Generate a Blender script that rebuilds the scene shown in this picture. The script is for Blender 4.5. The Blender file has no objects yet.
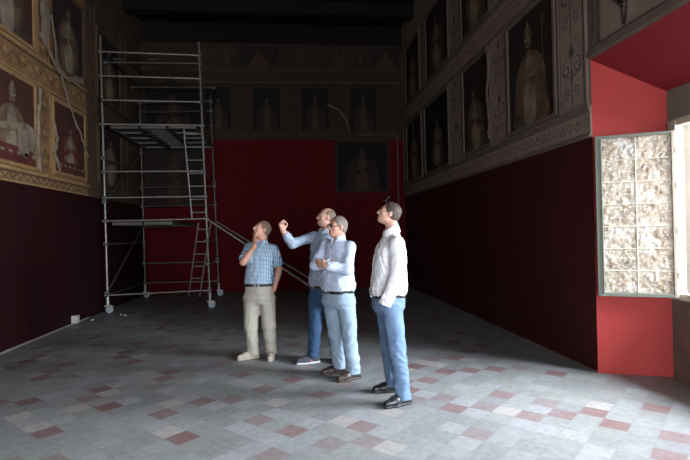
import bpy, math, random
import numpy as np
from mathutils import Vector, Matrix
random.seed(7); RNG = np.random.default_rng(5)
COL = bpy.context.scene.collection
PI = math.pi

# ------------------------------------------------------------------ camera
F = 500.0; PSI = math.atan(52/500); PITCH = math.radians(.32); ROLL = math.radians(1.25); CH = 1.55
def Rz(a): c, s = math.cos(a), math.sin(a); return np.array([[c,-s,0],[s,c,0],[0,0,1.]])
def Rx(a): c, s = math.cos(a), math.sin(a); return np.array([[1.,0,0],[0,c,-s],[0,s,c]])
RC = Rz(-PSI) @ Rx(PI/2+PITCH) @ Rz(-ROLL)
cam_d = bpy.data.cameras.new('camera'); cam = bpy.data.objects.new('camera', cam_d); COL.objects.link(cam)
cam_d.sensor_fit = 'HORIZONTAL'; cam_d.sensor_width = 36; cam_d.lens = 36*F/690
cam.matrix_world = Matrix([list(RC[0])+[0], list(RC[1])+[0], list(RC[2])+[CH], [0,0,0,1]])
bpy.context.scene.camera = cam
FWD = np.array([math.sin(PSI), math.cos(PSI)]); RGT = np.array([math.cos(PSI), -math.sin(PSI)])

# ------------------------------------------------------------------ materials
MATS = {}
def nt(name):
    m = bpy.data.materials.new(name); m.use_nodes = True
    n = m.node_tree; b = n.nodes['Principled BSDF']
    return m, n, b
def mat(name, c, rough=.8, c2=None, scale=8., amt=.5, bump=0., bscale=None, metal=0., spec=.3, detail=5, stretch=None):
    if name in MATS: return MATS[name]
    m, n, b = nt(name)
    b.inputs['Roughness'].default_value = rough; b.inputs['Metallic'].default_value = metal
    b.inputs['Specular IOR Level'].default_value = spec
    tc = n.nodes.new('ShaderNodeTexCoord'); mp = n.nodes.new('ShaderNodeMapping')
    n.links.new(tc.outputs['Object'], mp.inputs['Vector'])
    if stretch: mp.inputs['Scale'].default_value = stretch
    nz = n.nodes.new('ShaderNodeTexNoise'); nz.inputs['Scale'].default_value = scale; nz.inputs['Detail'].default_value = detail
    n.links.new(mp.outputs[0], nz.inputs['Vector'])
    rp = n.nodes.new('ShaderNodeValToRGB')
    rp.color_ramp.elements[0].position = .5-amt*.5; rp.color_ramp.elements[1].position = .5+amt*.5
    c2 = c2 or tuple(x*.75 for x in c)
    rp.color_ramp.elements[0].color = (*c, 1); rp.color_ramp.elements[1].color = (*c2, 1)
    n.links.new(nz.outputs['Fac'], rp.inputs['Fac']); n.links.new(rp.outputs['Color'], b.inputs['Base Color'])
    if bump:
        n2 = n.nodes.new('ShaderNodeTexNoise'); n2.inputs['Scale'].default_value = bscale or scale*3; n2.inputs['Detail'].default_value = 4
        n.links.new(mp.outputs[0], n2.inputs['Vector'])
        bp = n.nodes.new('ShaderNodeBump'); bp.inputs['Strength'].default_value = bump; bp.inputs['Distance'].default_value = .002 if (bscale or 0) > 80 else .01
        n.links.new(n2.outputs['Fac'], bp.inputs['Height']); n.links.new(bp.outputs[0], b.inputs['Normal'])
    MATS[name] = m
    return m

def floor_mat():
    m, n, b = nt('cement_tile_floor'); N = n.nodes; L = n.links
    tc = N.new('ShaderNodeTexCoord'); mp = N.new('ShaderNodeMapping')
    mp.inputs['Rotation'].default_value = (0, 0, math.radians(45)); mp.inputs['Scale'].default_value = (1/.198, 1/.198, 1)
    L.new(tc.outputs['Object'], mp.inputs['Vector'])
    fl = N.new('ShaderNodeVectorMath'); fl.operation = 'FLOOR'; L.new(mp.outputs[0], fl.inputs[0])
    wn = N.new('ShaderNodeTexWhiteNoise'); wn.noise_dimensions = '2D'; L.new(fl.outputs[0], wn.inputs['Vector'])
    rp = N.new('ShaderNodeValToRGB'); cr = rp.color_ramp; cr.interpolation = 'CONSTANT'
    stops = [(0.,(.165,.088,.085)),(.09,(.185,.112,.108)),(.17,(.19,.15,.148)),(.24,(.20,.21,.205)),(.38,(.235,.25,.25)),(.50,(.21,.225,.21)),(.62,(.265,.275,.28)),(.76,(.19,.20,.20)),(.88,(.225,.24,.225)),(.96,(.33,.31,.29))]
    while len(cr.elements) < len(stops): cr.elements.new(.5)
    for e, (p, c) in zip(cr.elements, stops): e.position = p; e.color = (*c, 1)
    dt = N.new('ShaderNodeVectorMath'); dt.operation = 'DOT_PRODUCT'; dt.inputs[1].default_value = (1,1,0); L.new(fl.outputs[0], dt.inputs[0])
    md = N.new('ShaderNodeMath'); md.operation = 'FLOORED_MODULO'; md.inputs[1].default_value = 2; L.new(dt.outputs['Value'], md.inputs[0])
    s1 = N.new('ShaderNodeMath'); s1.operation = 'MULTIPLY_ADD'; s1.inputs[1].default_value = -.24; s1.inputs[2].default_value = 1; L.new(md.outputs[0], s1.inputs[0])
    s2 = N.new('ShaderNodeMath'); s2.operation = 'MULTIPLY'; s2.inputs[1].default_value = .24; L.new(md.outputs[0], s2.inputs[0])
    s3 = N.new('ShaderNodeMath'); s3.operation = 'MULTIPLY_ADD'; L.new(wn.outputs['Value'], s3.inputs[0]); L.new(s1.outputs[0], s3.inputs[1]); L.new(s2.outputs[0], s3.inputs[2])
    L.new(s3.outputs[0], rp.inputs['Fac'])
    # wear
    n1 = N.new('ShaderNodeTexNoise'); n1.inputs['Scale'].default_value = 1.6; n1.inputs['Detail'].default_value = 8; L.new(tc.outputs['Object'], n1.inputs['Vector'])
    n2 = N.new('ShaderNodeTexNoise'); n2.inputs['Scale'].default_value = 22; n2.inputs['Detail'].default_value = 6; L.new(tc.outputs['Object'], n2.inputs['Vector'])
    r1 = N.new('ShaderNodeMapRange'); r1.inputs[1].default_value = .3; r1.inputs[2].default_value = .7; r1.inputs[3].default_value = .0; r1.inputs[4].default_value = .45; L.new(n1.outputs['Fac'], r1.inputs[0])
    mx = N.new('ShaderNodeMixRGB'); mx.inputs[2].default_value = (.23,.225,.225,1); L.new(r1.outputs[0], mx.inputs[0]); L.new(rp.outputs[0], mx.inputs[1])
    r2 = N.new('ShaderNodeMapRange'); r2.inputs[1].default_value = .3; r2.inputs[2].default_value = .7; r2.inputs[3].default_value = .86; r2.inputs[4].default_value = 1.12; L.new(n2.outputs['Fac'], r2.inputs[0])
    mu = N.new('ShaderNodeVectorMath'); mu.operation = 'SCALE'; L.new(mx.outputs[0], mu.inputs[0]); L.new(r2.outputs[0], mu.inputs['Scale'])
    # joints
    fr = N.new('ShaderNodeVectorMath'); fr.operation = 'FRACTION'; L.new(mp.outputs[0], fr.inputs[0])
    sb = N.new('ShaderNodeVectorMath'); sb.operation = 'SUBTRACT'; L.new(fr.outputs[0], sb.inputs[0]); sb.inputs[1].default_value = (.5,.5,.5)
    ab = N.new('ShaderNodeVectorMath'); ab.operation = 'ABSOLUTE'; L.new(sb.outputs[0], ab.inputs[0])
    sx = N.new('ShaderNodeSeparateXYZ'); L.new(ab.outputs[0], sx.inputs[0])
    mm = N.new('ShaderNodeMath'); mm.operation = 'MAXIMUM'; L.new(sx.outputs[0], mm.inputs[0]); L.new(sx.outputs[1], mm.inputs[1])
    gr = N.new('ShaderNodeMapRange'); gr.inputs[1].default_value = .480; gr.inputs[2].default_value = .495; L.new(mm.outputs[0], gr.inputs[0])
    gm = N.new('ShaderNodeMixRGB'); gm.inputs[2].default_value = (.16,.155,.15,1)
    gf = N.new('ShaderNodeMath'); gf.operation = 'MULTIPLY'; gf.inputs[1].default_value = .6; L.new(gr.outputs[0], gf.inputs[0])
    L.new(gf.outputs[0], gm.inputs[0]); L.new(mu.outputs[0], gm.inputs[1]); L.new(gm.outputs[0], b.inputs['Base Color'])
    rr = N.new('ShaderNodeMapRange'); rr.inputs[3].default_value = .38; rr.inputs[4].default_value = .7; L.new(n1.outputs['Fac'], rr.inputs[0]); L.new(rr.outputs[0], b.inputs['Roughness'])
    b.inputs['Specular IOR Level'].default_value = .35
    bp = N.new('ShaderNodeBump'); bp.inputs['Strength'].default_value = .35; bp.inputs['Distance'].default_value = .004; L.new(n2.outputs['Fac'], bp.inputs['Height']); L.new(bp.outputs[0], b.inputs['Normal'])
    return m
def check_mat():
    m, n, b = nt('blue_white_checked_cotton'); N = n.nodes; L = n.links
    tc = N.new('ShaderNodeTexCoord'); mp = N.new('ShaderNodeMapping'); mp.inputs['Rotation'].default_value = (0,0,.35)
    L.new(tc.outputs['Object'], mp.inputs['Vector'])
    sx = N.new('ShaderNodeSeparateXYZ'); L.new(mp.outputs[0], sx.inputs[0])
    def stripe(o, f, w):
        a = N.new('ShaderNodeMath'); a.operation = 'MULTIPLY'; a.inputs[1].default_value = f; L.new(o, a.inputs[0])
        c = N.new('ShaderNodeMath'); c.operation = 'FRACT'; L.new(a.outputs[0], c.inputs[0])
        d = N.new('ShaderNodeMath'); d.operation = 'LESS_THAN'; d.inputs[1].default_value = w; L.new(c.outputs[0], d.inputs[0]); return d
    h = stripe(sx.outputs[2], 62, .5); v = stripe(sx.outputs[0], 62, .5)
    ad = N.new('ShaderNodeMath'); ad.operation = 'ADD'; L.new(h.outputs[0], ad.inputs[0]); L.new(v.outputs[0], ad.inputs[1])
    hf = N.new('ShaderNodeMath'); hf.operation = 'MULTIPLY'; hf.inputs[1].default_value = .5; L.new(ad.outputs[0], hf.inputs[0])
    rp = N.new('ShaderNodeValToRGB'); e = rp.color_ramp.elements; e[0].color = (.60,.66,.70,1); e[1].color = (.05,.10,.20,1)
    x = e.new(.5); x.color = (.20,.33,.45,1)
    L.new(hf.outputs[0], rp.inputs['Fac']); L.new(rp.outputs[0], b.inputs['Base Color']); b.inputs['Roughness'].default_value = .9
    b.inputs['Specular IOR Level'].default_value = .15
    return m

M_floor = floor_mat()
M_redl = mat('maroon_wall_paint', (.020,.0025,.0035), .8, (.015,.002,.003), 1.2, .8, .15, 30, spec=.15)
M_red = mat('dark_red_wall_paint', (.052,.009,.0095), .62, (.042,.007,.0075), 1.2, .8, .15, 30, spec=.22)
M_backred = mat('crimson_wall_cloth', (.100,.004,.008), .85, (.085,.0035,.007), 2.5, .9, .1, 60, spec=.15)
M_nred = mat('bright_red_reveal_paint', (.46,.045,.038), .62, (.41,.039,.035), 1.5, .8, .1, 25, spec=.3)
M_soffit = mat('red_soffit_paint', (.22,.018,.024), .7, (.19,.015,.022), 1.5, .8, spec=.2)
M_rplaster = mat('grey_fresco_plaster', (.32,.24,.19), .9, (.17,.125,.10), 3, .8, .3, 22)
M_rdark = mat('sooty_line_paint', (.045,.036,.033), .9, (.09,.07,.06), 9, .8)
M_rmid = mat('mid_stone_paint', (.18,.13,.105), .9, (.09,.068,.055), 5, .8)  # mid-tone stone paint for frames, friezes and trims
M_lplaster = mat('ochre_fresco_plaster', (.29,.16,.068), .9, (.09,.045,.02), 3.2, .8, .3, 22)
M_lshade = mat('shaded_ochre_fresco', (.10,.058,.032), .9, (.03,.019,.013), 3, .7, .3, 22)  # darker ochre plaster, shade of the far left wall put into the colour
M_lgold2 = mat('shaded_gold_paint', (.14,.085,.042), .9, (.05,.03,.017), 7, .7)  # gold paint darkened the same way, shade painted in
M_gold = mat('gold_ochre_paint', (.38,.23,.09), .85, (.16,.09,.04), 7, .7)
M_ldark = mat('umber_line_paint', (.055,.034,.022), .9, (.10,.06,.035), 9, .8)
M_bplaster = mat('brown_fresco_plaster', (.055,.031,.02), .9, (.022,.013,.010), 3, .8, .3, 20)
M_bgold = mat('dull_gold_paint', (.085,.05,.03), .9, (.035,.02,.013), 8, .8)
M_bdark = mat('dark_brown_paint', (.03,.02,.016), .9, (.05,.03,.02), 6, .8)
M_canvas = mat('blackened_paint', (.018,.014,.013), .8, (.034,.022,.017), 3, .8, spec=.2)
M_canvasb = mat('blue_black_paint', (.007,.009,.012), .8, (.014,.012,.013), 3, .8, spec=.2)
M_canvasr = mat('red_brown_paint', (.085,.03,.022), .8, (.03,.016,.012), 3, .8, spec=.2)
M_face = mat('painted_flesh', (.22,.135,.085), .85, (.07,.042,.03), 7, .5)
M_robe1 = mat('painted_gold_cope', (.17,.105,.055), .85, (.04,.026,.018), 3.5, .45)
M_robe2 = mat('painted_brown_robe', (.10,.055,.032), .85, (.028,.018,.014), 3.5, .45)
M_robe3 = mat('painted_red_robe', (.13,.025,.018), .85, (.035,.013,.011), 4, .5)
M_linen = mat('painted_white_linen', (.28,.225,.155), .85, (.07,.05,.036), 4.5, .5)
M_tissue = mat('white_facing_tissue', (.33,.27,.20), .9, (.10,.07,.05), 5, .7, .4, 18)
M_tissue2 = mat('brown_facing_tissue', (.24,.18,.13), .9, (.13,.09,.06), 6, .7, .4, 18)
M_ceil = mat('black_wood', (.010,.008,.008), .8, (.016,.012,.010), 3, .8, spec=.1, stretch=(1,8,8))
M_steel = mat('galvanised_steel', (.35,.325,.29), .42, (.22,.205,.185), 12, .7, metal=.75, spec=.5)
M_steeld = mat('worn_steel', (.17,.165,.155), .5, (.10,.10,.095), 12, .7, metal=.7, spec=.5)
M_alu = mat('aluminium', (.46,.45,.43), .4, (.36,.35,.34), 10, .6, metal=.6, spec=.5)
M_ply = mat('platform_plywood', (.10,.075,.055), .8, (.06,.045,.035), 5, .8, stretch=(8,1,8))
M_rub = mat('wheel_plastic', (.35,.42,.46), .5, (.28,.34,.38), 10, .5)
M_blackrub = mat('black_rubber', (.02,.02,.02), .7)
M_frame = mat('grey_green_window_paint', (.19,.205,.165), .6, (.15,.165,.13), 10, .6)
M_framel = mat('cream_window_paint', (.46,.41,.31), .6, (.38,.34,.26), 8, .6)
M_raw = mat('bare_masonry', (.20,.12,.085), .95, (.10,.065,.05), 5, .7, .8, 14)
M_lin = mat('grey_lintel_plaster', (.20,.17,.14), .9, (.15,.13,.105), 4, .7, .2)
M_outer = mat('weathered_ochre_stone', (.085,.068,.048), .9, (.06,.047,.033), 4, .7, .2)
M_skirt = mat('pale_mortar', (.27,.24,.22), .9, (.16,.13,.12), 9, .8)
M_skin = mat('skin_tanned', (.50,.265,.185), .55, (.44,.22,.15), 30, .7, .15, 90, spec=.35)
M_skin2 = mat('skin_light', (.56,.32,.235), .55, (.49,.26,.185), 30, .7, .15, 90, spec=.35)
M_lips = mat('lips', (.42,.175,.14), .5, (.38,.155,.12), 20, .5)
M_hairgrey = mat('grey_hair', (.26,.22,.19), .7, (.13,.105,.09), 60, .7, .8, 150, stretch=(1,1,.3))
M_hairbrown = mat('brown_hair', (.03,.02,.015), .6, (.075,.052,.038), 60, .7, .8, 150, stretch=(1,1,.3))
M_hairshort = mat('cropped_grey_brown_hair', (.20,.14,.105), .7, (.13,.09,.07), 60, .7, .5, 150)
M_eye = mat('eye_white', (.6,.57,.53), .25); M_iris = mat('iris_dark', (.04,.025,.018), .2)
M_check = check_mat()
M_shirtblue = mat('light_blue_cotton', (.30,.36,.45), .9, (.27,.33,.42), 14, .6, .4, 420, spec=.12)
M_shirtpale = mat('pale_blue_cotton', (.50,.56,.70), .9, (.45,.52,.66), 14, .6, .4, 420, spec=.12)
M_shirtwhite = mat('white_cotton', (.78,.78,.80), .9, (.72,.72,.75), 14, .6, .4, 420, spec=.12)
M_khaki = mat('pale_khaki_cotton', (.36,.34,.285), .9, (.32,.30,.25), 12, .6, .4, 420, spec=.12)
M_denimdark = mat('dark_blue_denim', (.045,.09,.165), .9, (.03,.06,.115), 7, .8, .5, 420, spec=.12)
M_denimlight = mat('washed_light_denim', (.34,.43,.52), .9, (.23,.32,.41), 6, .8, .5, 420, spec=.12)
M_denimmid = mat('mid_blue_denim', (.16,.235,.35), .9, (.085,.14,.235), 6, .8, .5, 420, spec=.12)
M_black = mat('black_leather', (.012,.012,.014), .3, (.02,.02,.022), 10, .6, spec=.5)
M_brownl = mat('dark_brown_leather', (.035,.02,.015), .45, (.05,.03,.022), 10, .6, spec=.5)
M_beigel = mat('beige_suede', (.36,.32,.26), .85, (.30,.27,.22), 10, .6)
M_sneak = mat('grey_sneaker_mesh', (.07,.075,.09), .8, (.05,.055,.065), 30, .6)
M_pink = mat('pink_rubber', (.55,.09,.20), .6); M_solew = mat('white_sole_rubber', (.6,.6,.6), .7)
M_glass = mat('dark_lens', (.012,.012,.014), .12, spec=.6)
M_buckle = mat('buckle_metal', (.55,.53,.48), .3, metal=.9)
M_box = mat('white_plastic', (.5,.47,.44), .5)

M_brobe = mat('dark_robe_paint', (.045,.022,.018), .85, (.016,.011,.010), 4, .5)  # darker robe paint for the back wall figures
M_bface = mat('dark_flesh_paint', (.075,.045,.032), .85, (.03,.02,.016), 7, .5)  # darker flesh paint for the back wall figures
def film_mat():
    m, n, b = nt('crumpled_dusty_film'); N = n.nodes; L = n.links
    tc = N.new('ShaderNodeTexCoord')
    a = N.new('ShaderNodeTexNoise'); a.inputs['Scale'].default_value = 6; a.inputs['Detail'].default_value = 12; a.inputs['Distortion'].default_value = 1.2; L.new(tc.outputs['Object'], a.inputs['Vector'])
    rp = N.new('ShaderNodeValToRGB'); e = rp.color_ramp.elements; e[0].position = .33; e[0].color = (.20,.145,.105,1); e[1].position = .66; e[1].color = (.50,.47,.42,1)
    x = e.new(.5); x.color = (.40,.31,.21,1)
    L.new(a.outputs['Fac'], rp.inputs['Fac'])
    g = N.new('ShaderNodeTexNoise'); g.inputs['Scale'].default_value = 38; g.inputs['Detail'].default_value = 8; L.new(tc.outputs['Object'], g.inputs['Vector'])
    gr = N.new('ShaderNodeMapRange'); gr.inputs[1].default_value = .52; gr.inputs[2].default_value = .62; gr.inputs[4].default_value = .75; L.new(g.outputs['Fac'], gr.inputs[0])
    gm = N.new('ShaderNodeMixRGB'); gm.inputs[2].default_value = (.66,.63,.56,1); L.new(gr.outputs[0], gm.inputs[0]); L.new(rp.outputs[0], gm.inputs[1]); L.new(gm.outputs[0], b.inputs['Base Color'])
    c = N.new('ShaderNodeTexNoise'); c.inputs['Scale'].default_value = 14; c.inputs['Detail'].default_value = 5; c.inputs['Distortion'].default_value = .5; L.new(tc.outputs['Object'], c.inputs['Vector'])
    bp = N.new('ShaderNodeBump'); bp.inputs['Strength'].default_value = .7; bp.inputs['Distance'].default_value = .007; L.new(c.outputs['Fac'], bp.inputs['Height']); L.new(bp.outputs[0], b.inputs['Normal'])
    b.inputs['Roughness'].default_value = .38; b.inputs['Specular IOR Level'].default_value = .5
    return m
M_film = film_mat()
M_seam = mat('cream_seam_tape', (.62,.57,.46), .6, (.5,.46,.37), 20, .6)

# ------------------------------------------------------------------ object helpers
def tag(o, label=None, cat=None, group=None, kind=None):
    if label: o['label'] = label
    if cat: o['category'] = cat
    if group: o['group'] = group
    if kind: o['kind'] = kind
    return o
XF = {}
def thing(name, loc, label, cat, group=None, rotz=0.):
    o = bpy.data.objects.new(name, None); COL.objects.link(o); o.location = loc; o.rotation_euler = (0,0,rotz); o.empty_display_size = .1
    XF[o.name] = (np.array(loc, float), rotz)
    return tag(o, label, cat, group)
class MB:
    def __init__(s): s.v = []; s.f = []; s.m = []; s.sm = []
    def add(s, vs, fs, mi=0, smooth=False):
        k = len(s.v); s.v += [tuple(map(float, v)) for v in vs]; s.f += [tuple(k+i for i in f) for f in fs]; s.m += [mi]*len(fs); s.sm += [smooth]*len(fs); return s
    def box(s, lo, hi, mi=0, bev=0):
        x0,y0,z0 = lo; x1,y1,z1 = hi
        return s.add([(x0,y0,z0),(x1,y0,z0),(x1,y1,z0),(x0,y1,z0),(x0,y0,z1),(x1,y0,z1),(x1,y1,z1),(x0,y1,z1)],
              [(0,3,2,1),(4,5,6,7),(0,1,5,4),(1,2,6,5),(2,3,7,6),(3,0,4,7)], mi)
    def obox(s, c, ax, half, mi=0):     # oriented box, ax = 3 unit vectors
        c = np.array(c, float); A = [np.array(a, float)*h for a, h in zip(ax, half)]
        vs = [c+i*A[0]+j*A[1]+k*A[2] for k in (-1,1) for j in (-1,1) for i in (-1,1)]
        return s.add(vs, [(0,2,3,1),(4,5,7,6),(0,1,5,4),(2,6,7,3),(0,4,6,2),(1,3,7,5)], mi)
    def tube(s, a, b, r, n=10, mi=0, r2=None):
        a = np.array(a, float); b = np.array(b, float); d = b-a; d /= np.linalg.norm(d)
        u = np.cross(d, [0,0,1]); 
        if np.linalg.norm(u) < .1: u = np.cross(d, [0,1,0])
        u /= np.linalg.norm(u); w = np.cross(d, u); r2 = r if r2 is None else r2
        vs = [a+r*(math.cos(t)*u+math.sin(t)*w) for t in [2*PI*i/n for i in range(n)]]+[b+r2*(math.cos(t)*u+math.sin(t)*w) for t in [2*PI*i/n for i in range(n)]]
        s.add(vs, [(i,(i+1)%n,n+(i+1)%n,n+i) for i in range(n)], mi, True)
        return s.add([], [], mi).add(vs[:n], [tuple(range(n-1,-1,-1))], mi).add(vs[n:], [tuple(range(n))], mi)
    def build(s, name, mats, parent=None, smooth=False, bevel=0):
        if not isinstance(mats, (list, tuple)): mats = [mats]
        V = np.array(s.v, float)
        if parent is not None:
            ps = []; p = parent
            L, r = XF[p.name]; V = (V-L) @ Rz(-r).T
        else:
            L = np.array([(V[:,0].min()+V[:,0].max())/2, (V[:,1].min()+V[:,1].max())/2, V[:,2].min()]); r = 0; V = V-L
        me = bpy.data.meshes.new(name); me.from_pydata(V.tolist(), [], s.f); 
        for m in mats: me.materials.append(m)
        me.polygons.foreach_set('material_index', s.m); me.polygons.foreach_set('use_smooth', [bool(x or smooth) for x in s.sm]); me.update()
        o = bpy.data.objects.new(name, me); COL.objects.link(o)
        if parent is not None: o.parent = parent; XF[o.name] = (L, r)
        else: o.location = L; XF[o.name] = (L, 0.)
        if bevel:
            md = o.modifiers.new('b', 'BEVEL'); md.width = bevel; md.segments = 2; md.limit_method = 'ANGLE'
        return o
def struct(o): return tag(o, kind='structure')

# ------------------------------------------------------------------ room shell
XL, XR, YB, YF, ZC = -4.0, 3.2, 14.0, -5.5, 7.4
ZL = 2.38; ZR = 2.52
struct(MB().box((XL-.3,YF-.3,-.2),(XR+1.3,YB+.3,0)).build('floor', M_floor)).location
# the floor mesh keeps world-aligned coordinates for its tiles
struct(MB().box((XL-.3,YF-.3,ZC),(XR+1.3,YB+.3,ZC+.2)).build('ceiling', M_ceil))
for i, y in enumerate(np.arange(-4.5, 14, 1.55)):
    struct(MB().box((XL,y,ZC-.32),(XR,y+.26,ZC)).build('trim_%d' % (20+i), M_ceil))
struct(MB().box((XL-.3,YF,0),(XL,YB,ZL)).box((XL-.3,YF,ZL),(XL,10.25,ZC),1).box((XL-.3,10.25,ZL),(XL,YB,ZC),2).build('wall_left', [M_redl, M_lplaster, M_lshade]))  # far upper plaster is a darker copy that stands in for shade
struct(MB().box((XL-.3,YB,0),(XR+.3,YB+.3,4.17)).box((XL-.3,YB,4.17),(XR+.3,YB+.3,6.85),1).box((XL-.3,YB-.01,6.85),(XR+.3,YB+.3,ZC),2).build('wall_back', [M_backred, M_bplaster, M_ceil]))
wr = MB(); RX0, RX1, RZ0, RZ1 = -1.4, 2.0, .5, 2.9  # opening for an added window behind the camera
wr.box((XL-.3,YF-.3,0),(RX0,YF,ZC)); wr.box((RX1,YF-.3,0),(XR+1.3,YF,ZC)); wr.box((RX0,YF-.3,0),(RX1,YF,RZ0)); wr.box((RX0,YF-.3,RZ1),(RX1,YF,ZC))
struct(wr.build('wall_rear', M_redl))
wr = MB()
for x_ in (RX0,(RX0+RX1)/2-.04,RX1-.08): wr.box((x_,YF-.28,RZ0),(x_+.08,YF-.2,RZ1))
for z_ in (RZ0,1.7,RZ1-.08): wr.box((RX0,YF-.27,z_),(RX1,YF-.21,z_+.08))
struct(wr.build('window_3', M_framel))  # unseen window, added to give frontal fill light
niches = [(2.35, 5.03), (-2.35, .45)]  # second recess and its window are unseen, added to light the men
HN = 3.34; XW = 3.84
w = MB(); ys = [YF]
for a, b in sorted(niches): ys += [a, b]
ys.append(YB)
for i in range(0, len(ys), 2):
    w.box((XR,ys[i],0),(XR+1.3,ys[i+1],ZR)); w.box((XR,ys[i],ZR),(XR+1.3,ys[i+1],ZC),1)
for a, b in niches: w.box((XR,a,HN),(XR+1.3,b,ZC),1)
struct(w.build('wall_right', [M_red, M_rplaster]))
def prism(mb, pts, z0, z1, mi=0):
    n = len(pts); zz0 = z0 if hasattr(z0,'__len__') else [z0]*n; zz1 = z1 if hasattr(z1,'__len__') else [z1]*n
    vs = [(p[0],p[1],zz0[i]) for i, p in enumerate(pts)]+[(p[0],p[1],zz1[i]) for i, p in enumerate(pts)]
    mb.add(vs, [tuple(range(n-1,-1,-1)), tuple(range(n,2*n))]+[(i,(i+1)%n,n+(i+1)%n,n+i) for i in range(n)], mi)
    return mb
for k, (a, b) in enumerate(niches):
    n = k+1
    # splayed reveals
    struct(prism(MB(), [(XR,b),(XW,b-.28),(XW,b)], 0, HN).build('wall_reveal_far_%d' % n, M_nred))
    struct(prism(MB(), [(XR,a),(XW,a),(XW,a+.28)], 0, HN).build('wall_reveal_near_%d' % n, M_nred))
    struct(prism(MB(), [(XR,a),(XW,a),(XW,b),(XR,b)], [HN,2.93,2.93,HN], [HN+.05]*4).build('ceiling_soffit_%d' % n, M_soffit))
    ya, yb = a+.28, b-.28
    z0w, z1w = .80, 2.62
    struct(MB().box((XW,yb,0),(XR+1.3,b,HN)).box((XW,a,0),(XR+1.3,ya,HN)).build('wall_outer_jamb_%d' % n, M_outer))
    # window wall: parapet, lintel, jambs
    struct(MB().box((XW,ya,0),(XW+.30,yb,z0w)).build('wall_parapet_%d' % n, M_raw))
    struct(MB().box((XW,ya,z1w),(XW+.30,yb,3.0)).build('wall_lintel_%d' % n, M_lin))
    f = MB()
    f.box((XW-.01,yb-.11,z0w),(XW+.08,yb,z1w)); f.box((XW-.01,ya,z0w),(XW+.08,ya+.11,z1w))
    f.box((XW-.01,ya+.11,z1w-.07),(XW+.08,yb-.11,z1w)); f.box((XW-.01,ya+.11,z0w),(XW+.08,yb-.11,z0w+.07))
    f.box((XW-.03,yb-.135,z0w+.02),(XW-.01,yb-.03,z1w-.02)); f.box((XW+.0,(ya+yb)/2-.03,z0w+.07),(XW+.06,(ya+yb)/2+.03,z1w-.07))
    struct(f.build('window_%d' % n, M_framel, bevel=.006))
# mortar line along wall feet
struct(MB().box((XL,YF,0),(XL+.02,10.2,.025)).build('baseboard_left', M_skirt))
struct(MB().box((XR-.012,5.03,0),(XR,YB,.018)).build('baseboard_right', M_rmid))

# ------------------------------------------------------------------ wall painting helpers
class Wall:
    def __init__(s, kind): s.k = kind
    def p(s, u, v, d):
        if s.k == 'L': return (XL+d, u, v)
        if s.k == 'R': return (XR-d, u, v)
        return (u, YB-d, v)
    def flip(s): return s.k == 'L'
WL, WR, WB = Wall('L'), Wall('R'), Wall('B')
def area2(p): return sum(p[i][0]*p[(i+1)%len(p)][1]-p[(i+1)%len(p)][0]*p[i][1] for i in range(len(p)))
def plate(mb, wl, pts, d0, th, mi):
    if area2(pts) < 0: pts = pts[::-1]
    # outward orientation: B wall: u=x, v=z, normal -y -> ccw in (x,z) seen from -y: ok
    if wl.k == 'R': pts = pts   # u=y, v=z, normal -x : ccw in (y,z) has normal +x
    n = len(pts); rev = wl.k == 'R'
    vs = [wl.p(u,v,d0+th) for u,v in pts]+[wl.p(u,v,d0) for u,v in pts]
    fr = tuple(range(n)); sd = [(i, n+i, n+(i+1)%n, (i+1)%n) for i in range(n)]
    if rev: fr = fr[::-1]; sd = [f[::-1] for f in sd]
    mb.add(vs, [fr]+sd, mi)
def prect(mb, wl, u0, v0, u1, v1, d0, th, mi): plate(mb, wl, [(u0,v0),(u1,v0),(u1,v1),(u0,v1)], d0, th, mi)
def smooth(pts, n=4):
    o = []; N = len(pts)
    for i in range(N):
        p0, p1, p2, p3 = [np.array(pts[(i+j-1) % N], float) for j in range(4)]
        for k in range(n):
            t = k/n; o.append(tuple(.5*((2*p1)+(-p0+p2)*t+(2*p0-5*p1+4*p2-p3)*t*t+(-p0+3*p1-3*p2+p3)*t**3)))
    return o
def ribbon(mb, wl, pts, w, d0, th, mi):
    P = [np.array(p, float) for p in pts]
    L = []; R_ = []
    for i, p in enumerate(P):
        t = P[min(i+1,len(P)-1)]-P[max(i-1,0)]; t = t/(np.linalg.norm(t)+1e-9); nn = np.array([-t[1],t[0]])
        ww = w(i/(len(P)-1)) if callable(w) else w
        L.append(p+nn*ww/2); R_.append(p-nn*ww/2)
    for i in range(len(P)-1): plate(mb, wl, [tuple(L[i]),tuple(R_[i]),tuple(R_[i+1]),tuple(L[i+1])], d0, th, mi)
def ell(cx, cy, rx, ry, n=14): return [(cx+rx*math.cos(2*PI*i/n), cy+ry*math.sin(2*PI*i/n)) for i in range(n)]
def spiral(cx, cy, r, turns=1.3, a0=0., sgn=1, n=12): return [(cx+r*(1-t*.85)*math.cos(a0+sgn*t*turns*2*PI), cy+r*(1-t*.85)*math.sin(a0+sgn*t*turns*2*PI)) for t in [i/n for i in range(n+1)]]

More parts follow.
